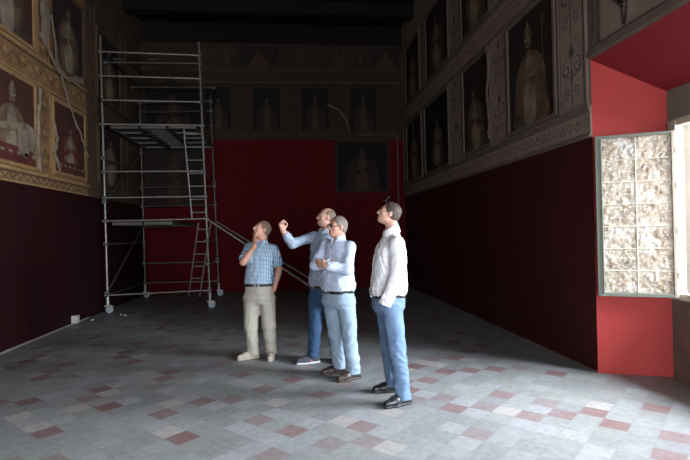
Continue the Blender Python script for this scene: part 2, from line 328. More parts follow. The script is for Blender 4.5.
TR = {}
def pilaster(idx, wl, u0, u1, v0, v1, ground, line, pale, torn=False):
    """painted pilaster with candelabra ornament"""
    mb = MB(); d = .012; w = u1-u0; c = (u0+u1)/2
    prect(mb, wl, u0, v0, u1, v1, 0, d, 0)
    e = .05
    for a, b in ((u0+.012,u0+.012+.02),(u1-.032,u1-.012)): prect(mb, wl, a, v0+.02, b, v1-.02, d, .012, 2)
    for a, b in ((u0+e,u0+e+.008),(u1-e-.008,u1-e)): prect(mb, wl, a, v0+.05, b, v1-.05, d, .002, 1)
    h = v1-v0; iw = w-2*e-.03
    nrep = max(2, int(h/(iw*1.55))); st = h/nrep
    for k in range(nrep):
        y = v0+st*(k+.5); s = iw*.24
        for sg in (-1,1):
            ribbon(mb, wl, spiral(c+sg*s*.95, y+st*.12, s*.9, 1.2, PI/2 if sg>0 else PI/2, -sg), .014, d, .003, 1)
            ribbon(mb, wl, spiral(c+sg*s*.8, y-st*.22, s*.7, 1.1, -PI/2, sg), .012, d, .003, 1)
            plate(mb, wl, smooth([(c+sg*s*.2,y-.02),(c+sg*s*1.5,y+.02),(c+sg*s*1.9,y+st*.1),(c+sg*s*.9,y+st*.03)],3), d, .003, 2)
        plate(mb, wl, ell(c, y, s*.3, st*.10), d+.0005, .004, 2)
        ribbon(mb, wl, [(c,y-st*.46),(c,y-st*.1)], .012, d, .003, 1); ribbon(mb, wl, [(c,y+st*.1),(c,y+st*.46)], .012, d, .003, 1)
        plate(mb, wl, smooth([(c-s*.5,y+st*.3),(c,y+st*.26),(c+s*.5,y+st*.3),(c,y+st*.42)],3), d+.0006, .0035, 1)
    TR[idx] = struct(mb.build('trim_%d' % idx, [ground, line, pale])); return TR[idx]
def frieze(idx, wl, u0, u1, v0, v1, ground, line, pale, gaps=()):
    mb = MB(); h = v1-v0
    prect(mb, wl, u0, v0, u1, v1, 0, .018, 0)
    prect(mb, wl, u0, v1-.05, u1, v1, .018, .03, 2); prect(mb, wl, u0, v1-.075, u1, v1-.05, .018, .012, 1)
    prect(mb, wl, u0, v0, u1, v0+.035, .018, .02, 2); prect(mb, wl, u0, v0+.035, u1, v0+.05, .018, .003, 1)
    m = (v0+v1)/2-.01; a = h*.17; n = int((u1-u0)/(h*.9)); 
    P = [(u0+(u1-u0)*i/(n*8), m+a*math.sin(i/8*2*PI)) for i in range(n*8+1)]
    ribbon(mb, wl, P, .016, .018, .003, 1)
    for k in range(n):
        uu = u0+(u1-u0)*(k+.25)/n
        ribbon(mb, wl, spiral(uu, m-.1*h, h*.12, 1.2, 0, 1, 9), .012, .018, .0036, 2)
        plate(mb, wl, ell(u0+(u1-u0)*(k+.75)/n, m+.08*h, h*.09, h*.09, 8), .018, .004, 2)
    TR[idx] = struct(mb.build('trim_%d' % idx, [ground, line, pale])); return TR[idx]

def painting(wl, u0, u1, v0, v1, label, group=None, bg=None, robe=None, mitre=True, crosier=1, fm=None, fig=(.5,0,1,1), under=None, fw=.045, linen=None, table=False, cloth=False, lean=0.):
    bg = bg or M_canvas; robe = robe or M_robe2; fm = fm or M_rmid; linen = linen or M_linen
    c = (u0+u1)/2
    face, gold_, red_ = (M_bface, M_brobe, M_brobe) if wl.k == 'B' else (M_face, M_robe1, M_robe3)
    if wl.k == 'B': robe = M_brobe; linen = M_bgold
    t = thing('fresco_painting', wl.p(c, v0, .02), label, 'painting', group)
    fr = MB()
    for q in ((u0,v0,u1,v0+fw),(u0,v1-fw,u1,v1),(u0,v0+fw,u0+fw,v1-fw),(u1-fw,v0+fw,u1,v1-fw)): prect(fr, wl, *q, 0, .035, 0)
    for q in ((u0+fw,v0+fw,u1-fw,v0+fw+.012),(u0+fw,v1-fw-.012,u1-fw,v1-fw),(u0+fw,v0+fw+.012,u0+fw+.012,v1-fw-.012),(u1-fw-.012,v0+fw+.012,u1-fw,v1-fw-.012)): prect(fr, wl, *q, .01, .015, 0)
    fr.build('frame', fm, t)
    mb = MB(); prect(mb, wl, u0+fw, v0+fw, u1-fw, v1-fw, .0, .012, 0)
    iu0, iu1, iv0, iv1 = u0+fw+.014, u1-fw-.014, v0+fw+.014, v1-fw-.014
    fx, fy, sw, sh = fig; W = (iu1-iu0)*sw; Hh = (iv1-iv0)*sh; cx = iu0+(iu1-iu0)*fx; cy = iv0+(iv1-iv0)*fy
    W = min(W, Hh*1.0)
    def T(pts): return [(min(max(cx+(x-.5+lean*y)*W, iu0), iu1), min(max(cy+y*Hh, iv0), iv1)) for x, y in pts]
    lay = [0.012]
    def pl(pts, mi, sm=3, inc=.0012):
        plate(mb, wl, T(smooth(pts, sm)) if sm else T(pts), lay[0], .0015, mi); lay[0] += inc
    pl([(.16,0),(.17,.25),(.2,.5),(.3,.63),(.42,.69),(.58,.69),(.7,.63),(.8,.5),(.84,.25),(.85,0)], 2)
    pl([(.40,0),(.38,.3),(.42,.6),(.5,.66),(.58,.6),(.62,.3),(.61,0)], 4)
    pl([(.28,.02),(.26,.4),(.36,.62),(.42,.66),(.38,.5),(.36,.02)], 5)
    pl([(.72,.02),(.75,.4),(.64,.62),(.58,.66),(.62,.5),(.64,.02)], 5)
    pl([(.22,.36),(.3,.3),(.48,.38),(.52,.43),(.4,.44)], 2); pl([(.8,.36),(.7,.3),(.54,.4),(.52,.45),(.64,.46)], 2)
    pl([(.46,.385),(.53,.39),(.54,.44),(.47,.44)], 3)
    pl([(.465,.66),(.535,.66),(.53,.73),(.47,.73)], 3)
    pl(ell(.5,.765,.062,.062,10), 3, 1)
    pl([(.45,.745),(.5,.69),(.55,.745),(.5,.735)], 1)
    for sg in (-1,1): pl(ell(.5+sg*.022,.775,.009,.006,6), 1, 0, 0)
    pl([(.496,.77),(.504,.77),(.51,.748),(.49,.748)], 1, 0)
    if mitre:
        pl([(.435,.80),(.42,.88),(.46,.95),(.5,.995),(.54,.95),(.58,.88),(.565,.80),(.5,.815)], 5)
        pl([(.492,.82),(.508,.82),(.508,.97),(.492,.97)], 4, 0); pl([(.437,.805),(.563,.805),(.566,.825),(.434,.825)], 4, 0)
    else:
        pl([(.435,.77),(.435,.83),(.5,.85),(.565,.83),(.565,.77),(.54,.80),(.46,.80)], 1)
    if crosier:
        x = .5+crosier*.30
        ribbon(mb, wl, T([(x,.04),(x,.88)]), .018, lay[0], .002, 5)
        ribbon(mb, wl, [T([(x+crosier*.05,.90)])[0]]+T(spiral(x,.92,.05,1.1,PI,1,10)), .014, lay[0], .002, 5)
        pl([(x-.04,.40),(x+.04,.40),(x+.04,.46),(x-.04,.46)], 3)
    if table:
        pl([(-.2,.0),(1.2,.0),(1.2,.14),(.6,.2),(-.2,.17)], 6); 
        for k in range(7): pl(ell(-.1+k*.18,.12,.05,.022,8), 4, 0, 0)
    if cloth:
        pl([(.62,.16),(.6,.4),(.66,.5),(.85,.52),(1.1,.44),(1.14,.3),(1.05,.12),(.9,.2),(.8,.08)], 4)
        pl([(-.1,.40),(.3,.44),(.62,.5),(.60,.42),(.3,.36),(-.1,.33)], 4)
    mb.build('painted_panel', [bg, M_bdark, robe, face, linen, gold_, red_], t)
    return t

# ---- right wall
G = (M_rplaster, M_rdark, M_rmid)
frieze(1, WR, 5.03, 14, ZR, 2.86, M_rplaster, M_rmid, M_rmid)
frieze(2, WR, 2.0, 14, 4.52, 4.98, M_rplaster, M_rmid, M_rmid)
pr = [(5.08,5.66),(7.08,7.64),(9.02,9.80),(11.72,11.95),(13.6,13.98)]
for i, (a, b) in enumerate(pr): pilaster(3+i, WR, a, b, 2.86, 4.52, *G)
for i, (a, b) in enumerate([(5.1,5.62),(7.08,7.6),(9.05,9.7),(11.5,12.0),(13.6,13.98)]): pilaster(8+i, WR, a, b, 4.98, 6.6, *G)
painting(WR, 5.70, 7.06, 2.90, 4.50, 'large dim fresco of a bishop in mitre with crosier, nearest the window recess', None, M_canvas, M_robe1, True, -1, fig=(.5,.0,1.05,.93), fm=M_rmid)
P_peel = painting(WR, 7.67, 9.0, 2.90, 4.50, 'fresco with a peeling right edge and pale kneeling shape, second from the window recess', None, M_canvas, M_robe2, False, 0, lean=.1, fig=(.5,-.05,1.1,.9))
painting(WR, 9.83, 11.70, 2.88, 4.50, 'very dark fresco with reddish lower panel, third from the window recess', None, M_canvasb, M_robe2, False, 0, fig=(.45,.05,.8,.8))
painting(WR, 11.97, 13.58, 2.88, 4.50, 'nearly black lower fresco of the right wall beside the far corner', None, M_canvasb, M_robe2, True, 0)
for (a, b), lb in zip([(5.66,7.04),(7.64,9.01),(9.74,11.46),(12.04,13.56)], ['upper tier fresco right above the bishop with crosier', 'upper tier fresco above the peeling painting on the right wall', 'shadowed upper tier fresco, second from the far corner on the right wall', 'shadowed upper tier fresco on the right wall touching the far corner']):
    painting(WR, a, b, 5.02, 6.55, lb, None, M_canvas, M_robe2, False, 0)
# horse drawing over the recess
o = MB(); prect(o, WR, 2.45, 3.36, 5.03, 3.44, 0, .03, 2); prect(o, WR, 2.45, 3.44, 5.03, 3.46, 0, .018, 1)
prect(o, WR, 4.86, 3.46, 5.03, 4.5, 0, .012, 2)
ribbon(o, WR, [(4.95,3.55+.02*k) for k in range(45)], .02, .012, .003, 1)
for k in range(5): ribbon(o, WR, spiral(4.95, 3.65+.17*k, .05, 1.2, 0, 1), .012, .0155, .003, 1)
prect(o, WR, 4.83, 3.46, 4.85, 4.5, 0, .02, 1)
struct(o.build('trim_13', list(G)))
t = thing('wall_drawing', WR.p(4.0, 3.5, .01), 'loose dark line drawing of a rearing animal on grey plaster over the recess', 'drawing')
o = MB()
def sk(pts, w=.022): 
    # open smooth stroke
    P = []; pts = [pts[0]]+pts+[pts[-1]]
    for i in range(1, len(pts)-2):
        p0,p1,p2,p3 = [np.array(q,float) for q in pts[i-1:i+3]]
        for k in range(5):
            q = k/5; P.append(tuple(.5*((2*p1)+(-p0+p2)*q+(2*p0-5*p1+4*p2-p3)*q*q+(-p0+3*p1-3*p2+p3)*q**3)))
    P.append(pts[-1]); o = MB(); ribbon(o, WR, P, lambda s: w*(.45+.9*math.sin(PI*s)), .0, .004, 0); o.build('drawn_line', M_rdark, t)
sk([(4.72,4.1),(4.66,3.86),(4.52,3.72),(4.38,3.78),(4.30,3.92),(4.2,3.98)],.035); sk([(4.5,3.74),(4.5,3.6),(4.47,3.5),(4.44,3.62),(4.42,3.78)],.03)
sk([(4.2,3.98),(4.08,3.9),(3.96,3.76),(3.9,3.6),(3.94,3.56),(4.04,3.7),(4.2,3.8),(4.38,3.78)],.03); sk([(4.66,4.2),(4.5,4.3),(4.3,4.2),(4.05,4.25),(3.8,4.1),(3.6,3.9),(3.5,3.66)],.03)
sk([(4.6,4.05),(4.48,4.12),(4.4,4.0),(4.5,3.92),(4.6,4.02)],.025); sk([(4.28,4.1),(4.1,4.05),(3.98,3.92)],.03); sk([(3.9,3.9),(3.72,3.72),(3.68,3.56)],.03)
for k in range(9): sk([(4.30-.05*k,3.86-.02*k),(4.26-.05*k,3.95-.02*k),(4.2-.05*k,3.93-.03*k)],.02)
for k in range(6): sk([(4.7-.03*k,4.0-.06*k),(4.62-.03*k,3.96-.06*k)],.018)

# ---- left wall
G = (M_lplaster, M_ldark, M_gold)
G2 = (M_lshade, M_ldark, M_lgold2)  # far left set with shade painted into ground and gold
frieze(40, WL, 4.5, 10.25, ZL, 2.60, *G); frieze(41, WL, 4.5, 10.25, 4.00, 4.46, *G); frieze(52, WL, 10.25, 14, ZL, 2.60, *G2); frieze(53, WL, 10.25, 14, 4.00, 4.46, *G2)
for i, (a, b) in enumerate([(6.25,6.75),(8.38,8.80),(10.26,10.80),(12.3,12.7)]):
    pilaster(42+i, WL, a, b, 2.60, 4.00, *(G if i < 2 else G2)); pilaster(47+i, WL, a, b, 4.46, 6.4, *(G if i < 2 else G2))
P_table = painting(WL, 6.80, 8.32, 2.62, 3.99, 'fresco of a bishop at a red table with white cloth, nearest on the left wall', None, M_canvasr, M_robe1, True, 0, fm=M_gold, fig=(.55,0,1.0,.95), table=True, cloth=True)
P_dark = painting(WL, 8.86, 10.20, 2.66, 3.96, 'dark red fresco crossed by a diagonal tissue strip, left wall lower row', None, M_canvasr, M_robe3, False, 0, fm=M_gold, table=True, fig=(.5,0,1,.85))
painting(WL, 10.86, 12.24, 2.66, 3.96, 'brownish fresco seen through the scaffold, lower row of the left wall', None, M_canvas, M_robe1, False, 0, fm=M_ldark)
painting(WL, 6.80, 8.32, 4.50, 6.0, 'brown fresco at the top left corner of the view', None, M_canvasr, M_robe2, False, 0, fm=M_gold)
painting(WL, 8.86, 10.20, 4.50, 6.0, 'upper row black fresco beside the torn white pilaster of the left wall', None, M_canvas, M_robe2, False, 0, fm=M_ldark)
painting(WL, 10.86, 12.24, 4.50, 6.0, 'upper row fresco of the left wall behind the scaffold top', None, M_canvas, M_robe2, False, 0, fm=M_ldark)
def rag(wl, segs, w, par, label, m, seed, thick=.006, d0=.05):
    rnd = random.Random(seed); mb = MB(); P = []
    for (a, b) in zip(segs[:-1], segs[1:]):
        for k in range(6): P.append((a[0]+(b[0]-a[0])*k/6+rnd.uniform(-.012,.012), a[1]+(b[1]-a[1])*k/6))
    P.append(segs[-1]); ww = [w*rnd.uniform(.55,1.25) for _ in P]
    L = []; R_ = []; D = [d0+rnd.uniform(-.006,.012) for _ in P]
    for i, p in enumerate(P):
        t = np.array(P[min(i+1,len(P)-1)])-np.array(P[max(i-1,0)]); t = t/np.linalg.norm(t); nn = np.array([-t[1],t[0]])
        L.append(np.array(p)+nn*ww[i]/2); R_.append(np.array(p)-nn*ww[i]*rnd.uniform(.3,.6))
    vs = []
    for i in range(len(P)):
        for q, dd in ((L[i],D[i]),((L[i]+R_[i])/2,D[i]+.012),(R_[i],D[i]),(R_[i],D[i]-thick),(L[i],D[i]-thick)): vs.append(wl.p(q[0],q[1],dd))
    fs = []
    for i in range(len(P)-1):
        for j in range(5): fs.append((5*i+j,5*i+(j+1)%5,5*(i+1)+(j+1)%5,5*(i+1)+j))
    fs += [(0,1,2,3,4), tuple(5*(len(P)-1)+j for j in (4,3,2,1,0))]
    mb.add(vs, fs)
    o = mb.build('tissue_strip', m, par); o['label'] = label; return o
rag(WL, [(8.55,6.2),(8.5,5.6),(8.62,5.1),(8.5,4.75)], .36, TR[48], 'wide torn white tissue hanging on the upper left wall pilaster', M_tissue, 1)
rag(WL, [(8.60,4.62),(8.9,4.42),(9.3,4.38),(9.9,4.52)], .13, TR[41], 'short level tissue strip on the frieze above the dark red fresco', M_tissue2, 2, d0=.10)
rag(WL, [(8.8,5.3),(9.0,4.6),(9.4,3.98),(9.9,3.5),(10.22,3.15)], .08, P_dark, 'narrow tissue strip running diagonally across the dark red fresco', M_tissue2, 3)
rag(WL, [(8.84,3.5),(8.95,3.25),(8.86,3.0),(9.02,2.7)], .10, P_dark, 'small pale tissue rag on the left edge of the dark red fresco', M_tissue, 4)
rag(WL, [(8.38,3.95),(8.34,3.5),(8.3,3.1),(8.36,2.62)], .10, P_table, 'ragged white tissue between the red table fresco and the pilaster', M_tissue, 5)
rag(WR, [(7.7,4.5),(7.66,4.1),(7.74,3.7),(7.66,3.3),(7.7,3.0)], .09, P_peel, 'curling peeled tissue edge on the second fresco of the right wall', M_tissue2, 6, d0=.06)

# ---- back wall
G = (M_bplaster, M_bdark, M_bgold)
frieze(60, WB, -2.4, 2.95, 4.17, 4.36, *G); frieze(61, WB, -4, 3.2, 5.78, 6.10, *G)
o = MB(); prect(o, WB, -4, 5.70, 3.2, 5.78, 0, .08, 0); prect(o, WB, -4, 6.10, 3.2, 6.16, 0, .09, 0); struct(o.build('trim_62', M_bgold))
for i, (a, b) in enumerate([(-1.55,-1.10),(-.20,.23),(1.15,1.60),(2.5,2.95)]): pilaster(63+i, WB, a, b, 4.36, 5.70, *G)
bl = ['first dark portrait of the back wall row, just right of the scaffold', 'back wall portrait of a broad seated figure above the pointing fist', 'back wall portrait with mitred bust above the two men standing close together', 'back wall portrait with tall mitre, last before the right corner']
for (a, b), lb in zip([(-2.36,-1.58),(-1.07,-.23),(.26,1.12),(1.63,2.47)], bl):
    painting(WB, a, b, 4.37, 5.68, lb, None, M_canvasb, M_robe3, lb.find('mitre') > 0, 0, fm=M_bdark, fig=(.5,-.1,1.15,1.0), linen=M_robe1)
painting(WB, 1.22, 2.75, 2.68, 4.16, 'blue-black picture of a standing figure hung on the crimson back wall', None, M_canvasb, M_robe2, False, 0, fm=M_bdark, linen=M_robe2)
painting(WB, -3.95, -2.42, 2.40, 4.10, 'brown streaked fresco low on the back wall behind the scaffold', None, M_canvas, M_robe1, False, 0, fm=M_bdark, linen=M_robe2)
painting(WB, -3.95, -2.42, 4.2, 5.68, 'dim fresco on the back wall behind the scaffold platforms', None, M_canvasb, M_robe2, False, 0, fm=M_bdark)
tl = ['top row panel at the left, behind the scaffold rails', 'top row panel with two pale standing figures beside the scaffold post', 'dark top row panel left of the back wall centre', 'top row panel with an oval shape at the back wall centre', 'top row panel with pale standing figures right of centre', 'small top row panel in the right corner of the back wall']
for k, ((a, b), lb) in enumerate(zip([(-3.9,-2.7),(-2.6,-1.5),(-1.4,-.3),(-.2,1.0),(1.1,2.2),(2.3,3.1)], tl)):
    t = thing('fresco_painting', WB.p((a+b)/2, 6.2, .02), lb, 'painting'); o = MB()
    prect(o, WB, a, 6.2, b, 6.78, 0, .02, 0)
    w_ = b-a
    for sg in ((-1,1) if k in (1,4) else ()):
        c = (a+b)/2+sg*w_*.3
        plate(o, WB, ell(c, 6.66, .045, .055, 8), .02, .003, 1); plate(o, WB, smooth([(c-.08,6.6),(c+.08,6.6),(c+.06,6.42),(c+.09,6.24),(c+.03,6.24),(c,6.4),(c-.05,6.24),(c-.1,6.24),(c-.06,6.42)],2), .02, .003, 1)
    if k in (0,1,3,4): plate(o, WB, ell((a+b)/2, 6.5, .2, .14, 16), .02, .002, 2); plate(o, WB, ell((a+b)/2, 6.5, .14, .09, 14), .022, .002, 3)
    else: plate(o, WB, smooth([((a+b)/2-.25,6.22),((a+b)/2-.1,6.5),((a+b)/2,6.66),((a+b)/2+.12,6.5),((a+b)/2+.28,6.22)],3), .02, .003, 2)
    o.build('painted_panel', [M_canvas if k in (2,5) else M_bplaster, M_bface, M_bgold, M_bdark], t)
    fr = MB()
    for q in ((a,6.17,b,6.2),(a,6.78,b,6.81),(a-.03,6.17,a,6.81),(b,6.17,b+.03,6.81)): prect(fr, WB, *q, 0, .035, 0)
    fr.build('frame', M_bdark, t)
rag(WB, [(1.05,5.15),(1.35,5.0),(1.55,4.75),(1.62,4.4)], .05, TR[65], 'thin pale strip hooked over the back wall pilaster', M_tissue2, 7)
# conduit in the back right corner
o = MB(); o.tube((3.0,13.96,0),(3.0,13.96,4.3),.02); o.tube((3.0,13.96,4.3),(1.9,13.96,4.3),.012)
tag(o.build('cable_conduit', M_rmid), 'thin pale conduit bending round the picture in the far right corner', 'conduit')
# wall socket low on left wall and debris
o = MB(); p0 = (XL+.05, 9.55); o.box((XL,9.46,.02),(XL+.09,9.60,.16)); o.box((XL+.09,9.49,.05),(XL+.10,9.57,.13))
tag(o.build('junction_box', M_box, bevel=.008), 'small white box at the foot of the left wall', 'box')
rr = random.Random(3)
for i, (x, y, lb) in enumerate([(-3.45,10.42,'small pale rubble chip beside the front left caster'),(-3.36,10.36,'pinkish rubble chip right of the front left caster'),(-3.8,9.9,'tiny white rubble chip between wall box and scaffold')]):
    o = MB(); n = 8
    pts = [(x+.03*math.cos(2*PI*k/n)*rr.uniform(.6,1.2), y+.025*math.sin(2*PI*k/n)*rr.uniform(.6,1.2)) for k in range(n)]
    q = [(x+(a-x)*.6, y+(b-y)*.6) for a, b in pts]
    o.add([(a,b,0) for a,b in pts]+[(a,b,.02*rr.uniform(.7,1.3)) for a,b in q], [tuple(range(n-1,-1,-1)), tuple(range(n,2*n))]+[(k,(k+1)%n,n+(k+1)%n,n+k) for k in range(n)])
    tag(o.build('rubble_chip', M_box), lb, 'rubble')

# ------------------------------------------------------------------ casement leaf folded against the reveal
A = np.array([3.175, 4.955]); B = np.array([3.80, 4.615]); D = B-A; LW = np.linalg.norm(D); D /= LW; NN = np.array([D[1], -D[0]])
leaf = thing('casement_leaf', (B[0], B[1], .82), 'open window leaf with grey-green frame and crumpled dusty panes against the red reveal', 'window leaf', rotz=math.atan2(D[1], D[0]))
def lp(s, n, z): q = A+D*s+NN*n; return (q[0], q[1], z)
ax = [(D[0],D[1],0),(NN[0],NN[1],0),(0,0,1)]
z0, z1 = .83, 2.50
def lb(mb, s0, s1, za, zb, n0=-.02, n1=.02, mi=0): mb.obox(lp((s0+s1)/2,(n0+n1)/2,(za+zb)/2), ax, ((s1-s0)/2,(n1-n0)/2,(zb-za)/2), mi)
f = MB(); lb(f,0,.055,z0,z1,-.025,.025); lb(f,LW-.03,LW,z0,z1,-.02,.02,1); lb(f,.055,LW-.03,z0,z0+.035); lb(f,.055,LW-.03,z1-.03,z1,-.02,.02,0); lb(f,.048,.062,z0+.03,z1-.03,.02,.035)
f.build('leaf_frame', [M_frame, M_framel], leaf, bevel=.004)
# crumpled film, real relief
o = MB(); nu, nv = 60, 150; S0, S1, Z0, Z1 = .056, LW-.031, z0+.036, z1-.031
rng = np.random.default_rng(2)
def fbm(shape, octs):
    out = np.zeros(shape)
    for c, a in octs:
        g = rng.standard_normal((int(c*shape[0]/shape[1])+3, c+3)); yy = np.linspace(0, g.shape[0]-1.001, shape[0]); xx = np.linspace(0, g.shape[1]-1.001, shape[1])
        yi = yy.astype(int); xi = xx.astype(int); fy = (yy-yi)[:,None]; fx = (xx-xi)[None,:]; fy = fy*fy*(3-2*fy); fx = fx*fx*(3-2*fx)
        out += a*((g[yi][:,xi]*(1-fx)+g[yi][:,xi+1]*fx)*(1-fy)+(g[yi+1][:,xi]*(1-fx)+g[yi+1][:,xi+1]*fx)*fy)
    return out
hf = fbm((nv+1, nu+1), [(7,.004),(14,.0035),(26,.002)])
hf = np.clip(np.abs(hf)*.7, 0, .008)
vs = []
for j in range(nv+1):
    for i in range(nu+1):
        e = 0 if (i in (0,nu) or j in (0,nv)) else hf[j,i]
        vs.append(lp(S0+(S1-S0)*i/nu, .002+e, Z0+(Z1-Z0)*j/nv))
o.add(vs, [(j*(nu+1)+i, (j+1)*(nu+1)+i, (j+1)*(nu+1)+i+1, j*(nu+1)+i+1) for j in range(nv) for i in range(nu)], 0, True)
o.add([lp(S0,-.006,Z0),lp(S1,-.006,Z0),lp(S1,-.006,Z1),lp(S0,-.006,Z1)], [(0,1,2,3)], 0)
o.build('film_pane', M_film, leaf)
for k in range(1, 7):
    m_ = MB(); zz = Z0+(Z1-Z0)*k/7; lb(m_, S0, S1, zz-.0055, zz+.0055, .0, .010); m_.build('glazing_bar', M_seam, leaf, bevel=.003)
m_ = MB(); lb(m_, (S0+S1)/2-.005, (S0+S1)/2+.005, Z0, Z1, -.004, .0095); m_.build('glazing_bar', M_seam, leaf, bevel=.003)
for zz in (1.05, 1.5, 1.95, 2.3):
    h_ = MB(); q = lp(LW+.008, .012, zz); h_.tube((q[0],q[1],zz-.035),(q[0],q[1],zz+.035),.011); h_.build('hinge', M_seam, leaf)

# ------------------------------------------------------------------ scaffold tower
sc = thing('scaffold_tower', (-2.85, 12.1, 0), 'tall galvanised scaffold tower on wheels in the back left corner', 'scaffold')
FL = np.array([-3.84,10.80]); FR = np.array([-1.80,10.98]); RL = np.array([-3.80,13.30]); RR_ = np.array([-1.93,13.15])
def P3(p, z): k = z/5.7*(-.05 if p[0] < -3 else -.13)*(1 if z > .2 and p[0] < -1 else 0); return (p[0]+k, p[1], z)
def spole(p, z0, z1, m=M_steel, r=.0235):
    o = MB(); o.tube(P3(p,z0), P3(p,z1), r, 12)
    z = z0+.25
    while z < z1: o.tube(P3(p,z),P3(p,z+.05),r+.008,12); z += 1.0
    o.build('pole', m, sc)
spole(FL,.16,5.75); spole(FR,.16,5.72); spole(RL,.16,5.0,M_steeld); spole(RR_,.16,5.15,M_steeld)
def clamp(mb, p, z): mb.box((p[0]-.042,p[1]-.042,z-.035),(p[0]+.042,p[1]+.042,z+.035))
def rail(a, b, za, zb=None, m=M_steel, r=.019, nm='rail', ext=0.):
    zb = za if zb is None else zb
    A_ = np.array(P3(a,za)); B_ = np.array(P3(b,zb)); dd = (B_-A_)/np.linalg.norm(B_-A_)
    off = np.array([0,-.045 if abs(dd[0])>abs(dd[1]) else 0,0]) if nm=='rail' else np.zeros(3)
    o = MB(); o.tube(A_+off-dd*ext, B_+off+dd*ext, r, 10); r_ = o.build(nm, m, sc)
    for q in (A_, B_):
        c = MB(); c.box(q-np.array([.045,.055,.035]), q+np.array([.045,.03,.035])); c.build('coupler', M_steeld, r_, bevel=.008)
for z in (.37,1.90,2.38,2.92,3.90,4.40,4.90,5.40): rail(FL, FR, z, z+.015, ext=.05 if z in (.37,3.9,1.9) else 0)
for z in (.38,.88,2.34,2.82,4.75,5.0): rail(RL, RR_, z, z, M_steeld if z>1 else M_steel)
for z in (.37,1.42,3.2,4.4): rail(FL, RL, z, z, M_steeld, .02)
for z in (.37,.95,1.45,2.9,4.4): rail(FR, RR_, z, z, M_steeld, .018)
rail(FL, RL, .42, 1.85, M_steeld, .02, 'diagonal_brace'); rail(FL, RL, 2.3, 3.7, M_steeld, .017, 'diagonal_brace')
# platforms
def deck(x0, x1, z, ya=10.86, yb=13.3, hatch=False, plain=False):
    o = MB(); 
    if hatch:
        for q in ((x0,ya,x0+.06,yb),(x1-.06,ya,x1,yb)): o.box((q[0],q[1],z-.02),(q[2],q[3],z))
        o.box((x0+.06,ya,z-.02),(x1-.06,ya+.25,z)); o.box((x0+.06,yb-.15,z-.02),(x1-.06,yb,z))
    else: o.box((x0,ya,z-.02),(x1,yb,z))
    pf = o.build('platform', M_ply, sc)
    if plain: return
    f = MB(); f.box((x0,ya,z-.07),(x0+.03,yb,z-.02)); f.box((x1-.03,ya,z-.07),(x1,yb,z-.02)); f.box((x0+.03,yb-.03,z-.07),(x1-.03,yb,z-.02)); f.box((x0+.03,ya,z-.07),(x1-.03,ya+.03,z-.02))
    if hatch:
        for k in range(9): yy = ya+.35+k*.22; f.box((x0+.06,yy,z-.05),(x1-.06,yy+.035,z-.025))
    else:
        for k in range(1,4): yy = ya+(yb-ya)*k/4; f.box((x0+.03,yy-.015,z-.06),(x1-.03,yy+.015,z-.02))
    f.build('platform_frame', M_steeld, pf)
deck(-3.74,-3.20,3.90); deck(-3.12,-2.62,3.90,hatch=True); deck(-2.56,-2.0,3.90)
deck(-3.74,-3.14,1.88); deck(-3.10,-2.52,1.88)
deck(-3.72,-3.50,5.35,11.0,13.1,plain=True); deck(-2.98,-2.76,5.35,11.0,13.1,plain=True)
for z, yy in ((5.28,12.9),(5.28,11.1)): rail((FL[0],yy),(FR[0],yy),z,z,M_steeld)
# ladders
def ladder(x0, x1, xb0, xb1, ztop, zbot, ytop, ybot):
    o = MB(); o.tube((x0,ytop,ztop),(xb0,ybot,zbot),.016,8); o.tube((x1,ytop,ztop),(xb1,ybot,zbot),.016,8)
    l = o.build('ladder', M_alu, sc); n = int((ztop-zbot)/.27)
    for k in range(n):
        t = (k+.5)/n; a = (x0+(xb0-x0)*t, ytop+(ybot-ytop)*t, ztop+(zbot-ztop)*t); b = (x1+(xb1-x1)*t, ytop+(ybot-ytop)*t, a[2])
        r_ = MB(); r_.tube(a,b,.012,8); r_.build('rung', M_alu, l)
ladder(-2.30,-1.93,-2.16,-1.84,3.9,1.92,11.08,11.08)
ladder(-2.16,-1.88,-2.50,-2.24,1.85,.12,11.8,12.2)
# outriggers reaching right across the floor
for p, q, m in ((FR,(.82,11.02),M_steel),(RR_,(.90,13.0),M_steel)):
    o = MB(); o.tube(P3(p,1.92),P3(q,.06),.022,10); r_ = o.build('outrigger', m, sc)
    f = MB(); f.tube(P3(q,0),P3(q,.03),.06,14); f.tube(P3(q,.03),P3(q,.1),.02,10); f.build('rubber_foot', M_blackrub, r_)
for p in (FL, FR, RL, RR_):
    o = MB(); o.tube((p[0],p[1],.15),(p[0],p[1],.34),.035,12); o.box((p[0]-.05,p[1]-.05,.13),(p[0]+.05,p[1]+.05,.165))
    for sg in (-1,1): o.obox((p[0]+.03,p[1]+sg*.033,.10),[(1,0,0),(0,1,0),(0,0,1)],(.045,.004,.055))
    o.box((p[0]+.05,p[1]-.02,.12),(p[0]+.12,p[1]+.02,.135))
    cs = o.build('caster', M_alu, sc)
    w_ = MB(); w_.tube((p[0]+.035,p[1]-.024,.074),(p[0]+.035,p[1]+.024,.074),.074,22); w_.tube((p[0]+.035,p[1]-.04,.074),(p[0]+.035,p[1]+.04,.074),.025,12); w_.build('wheel', M_rub, cs)

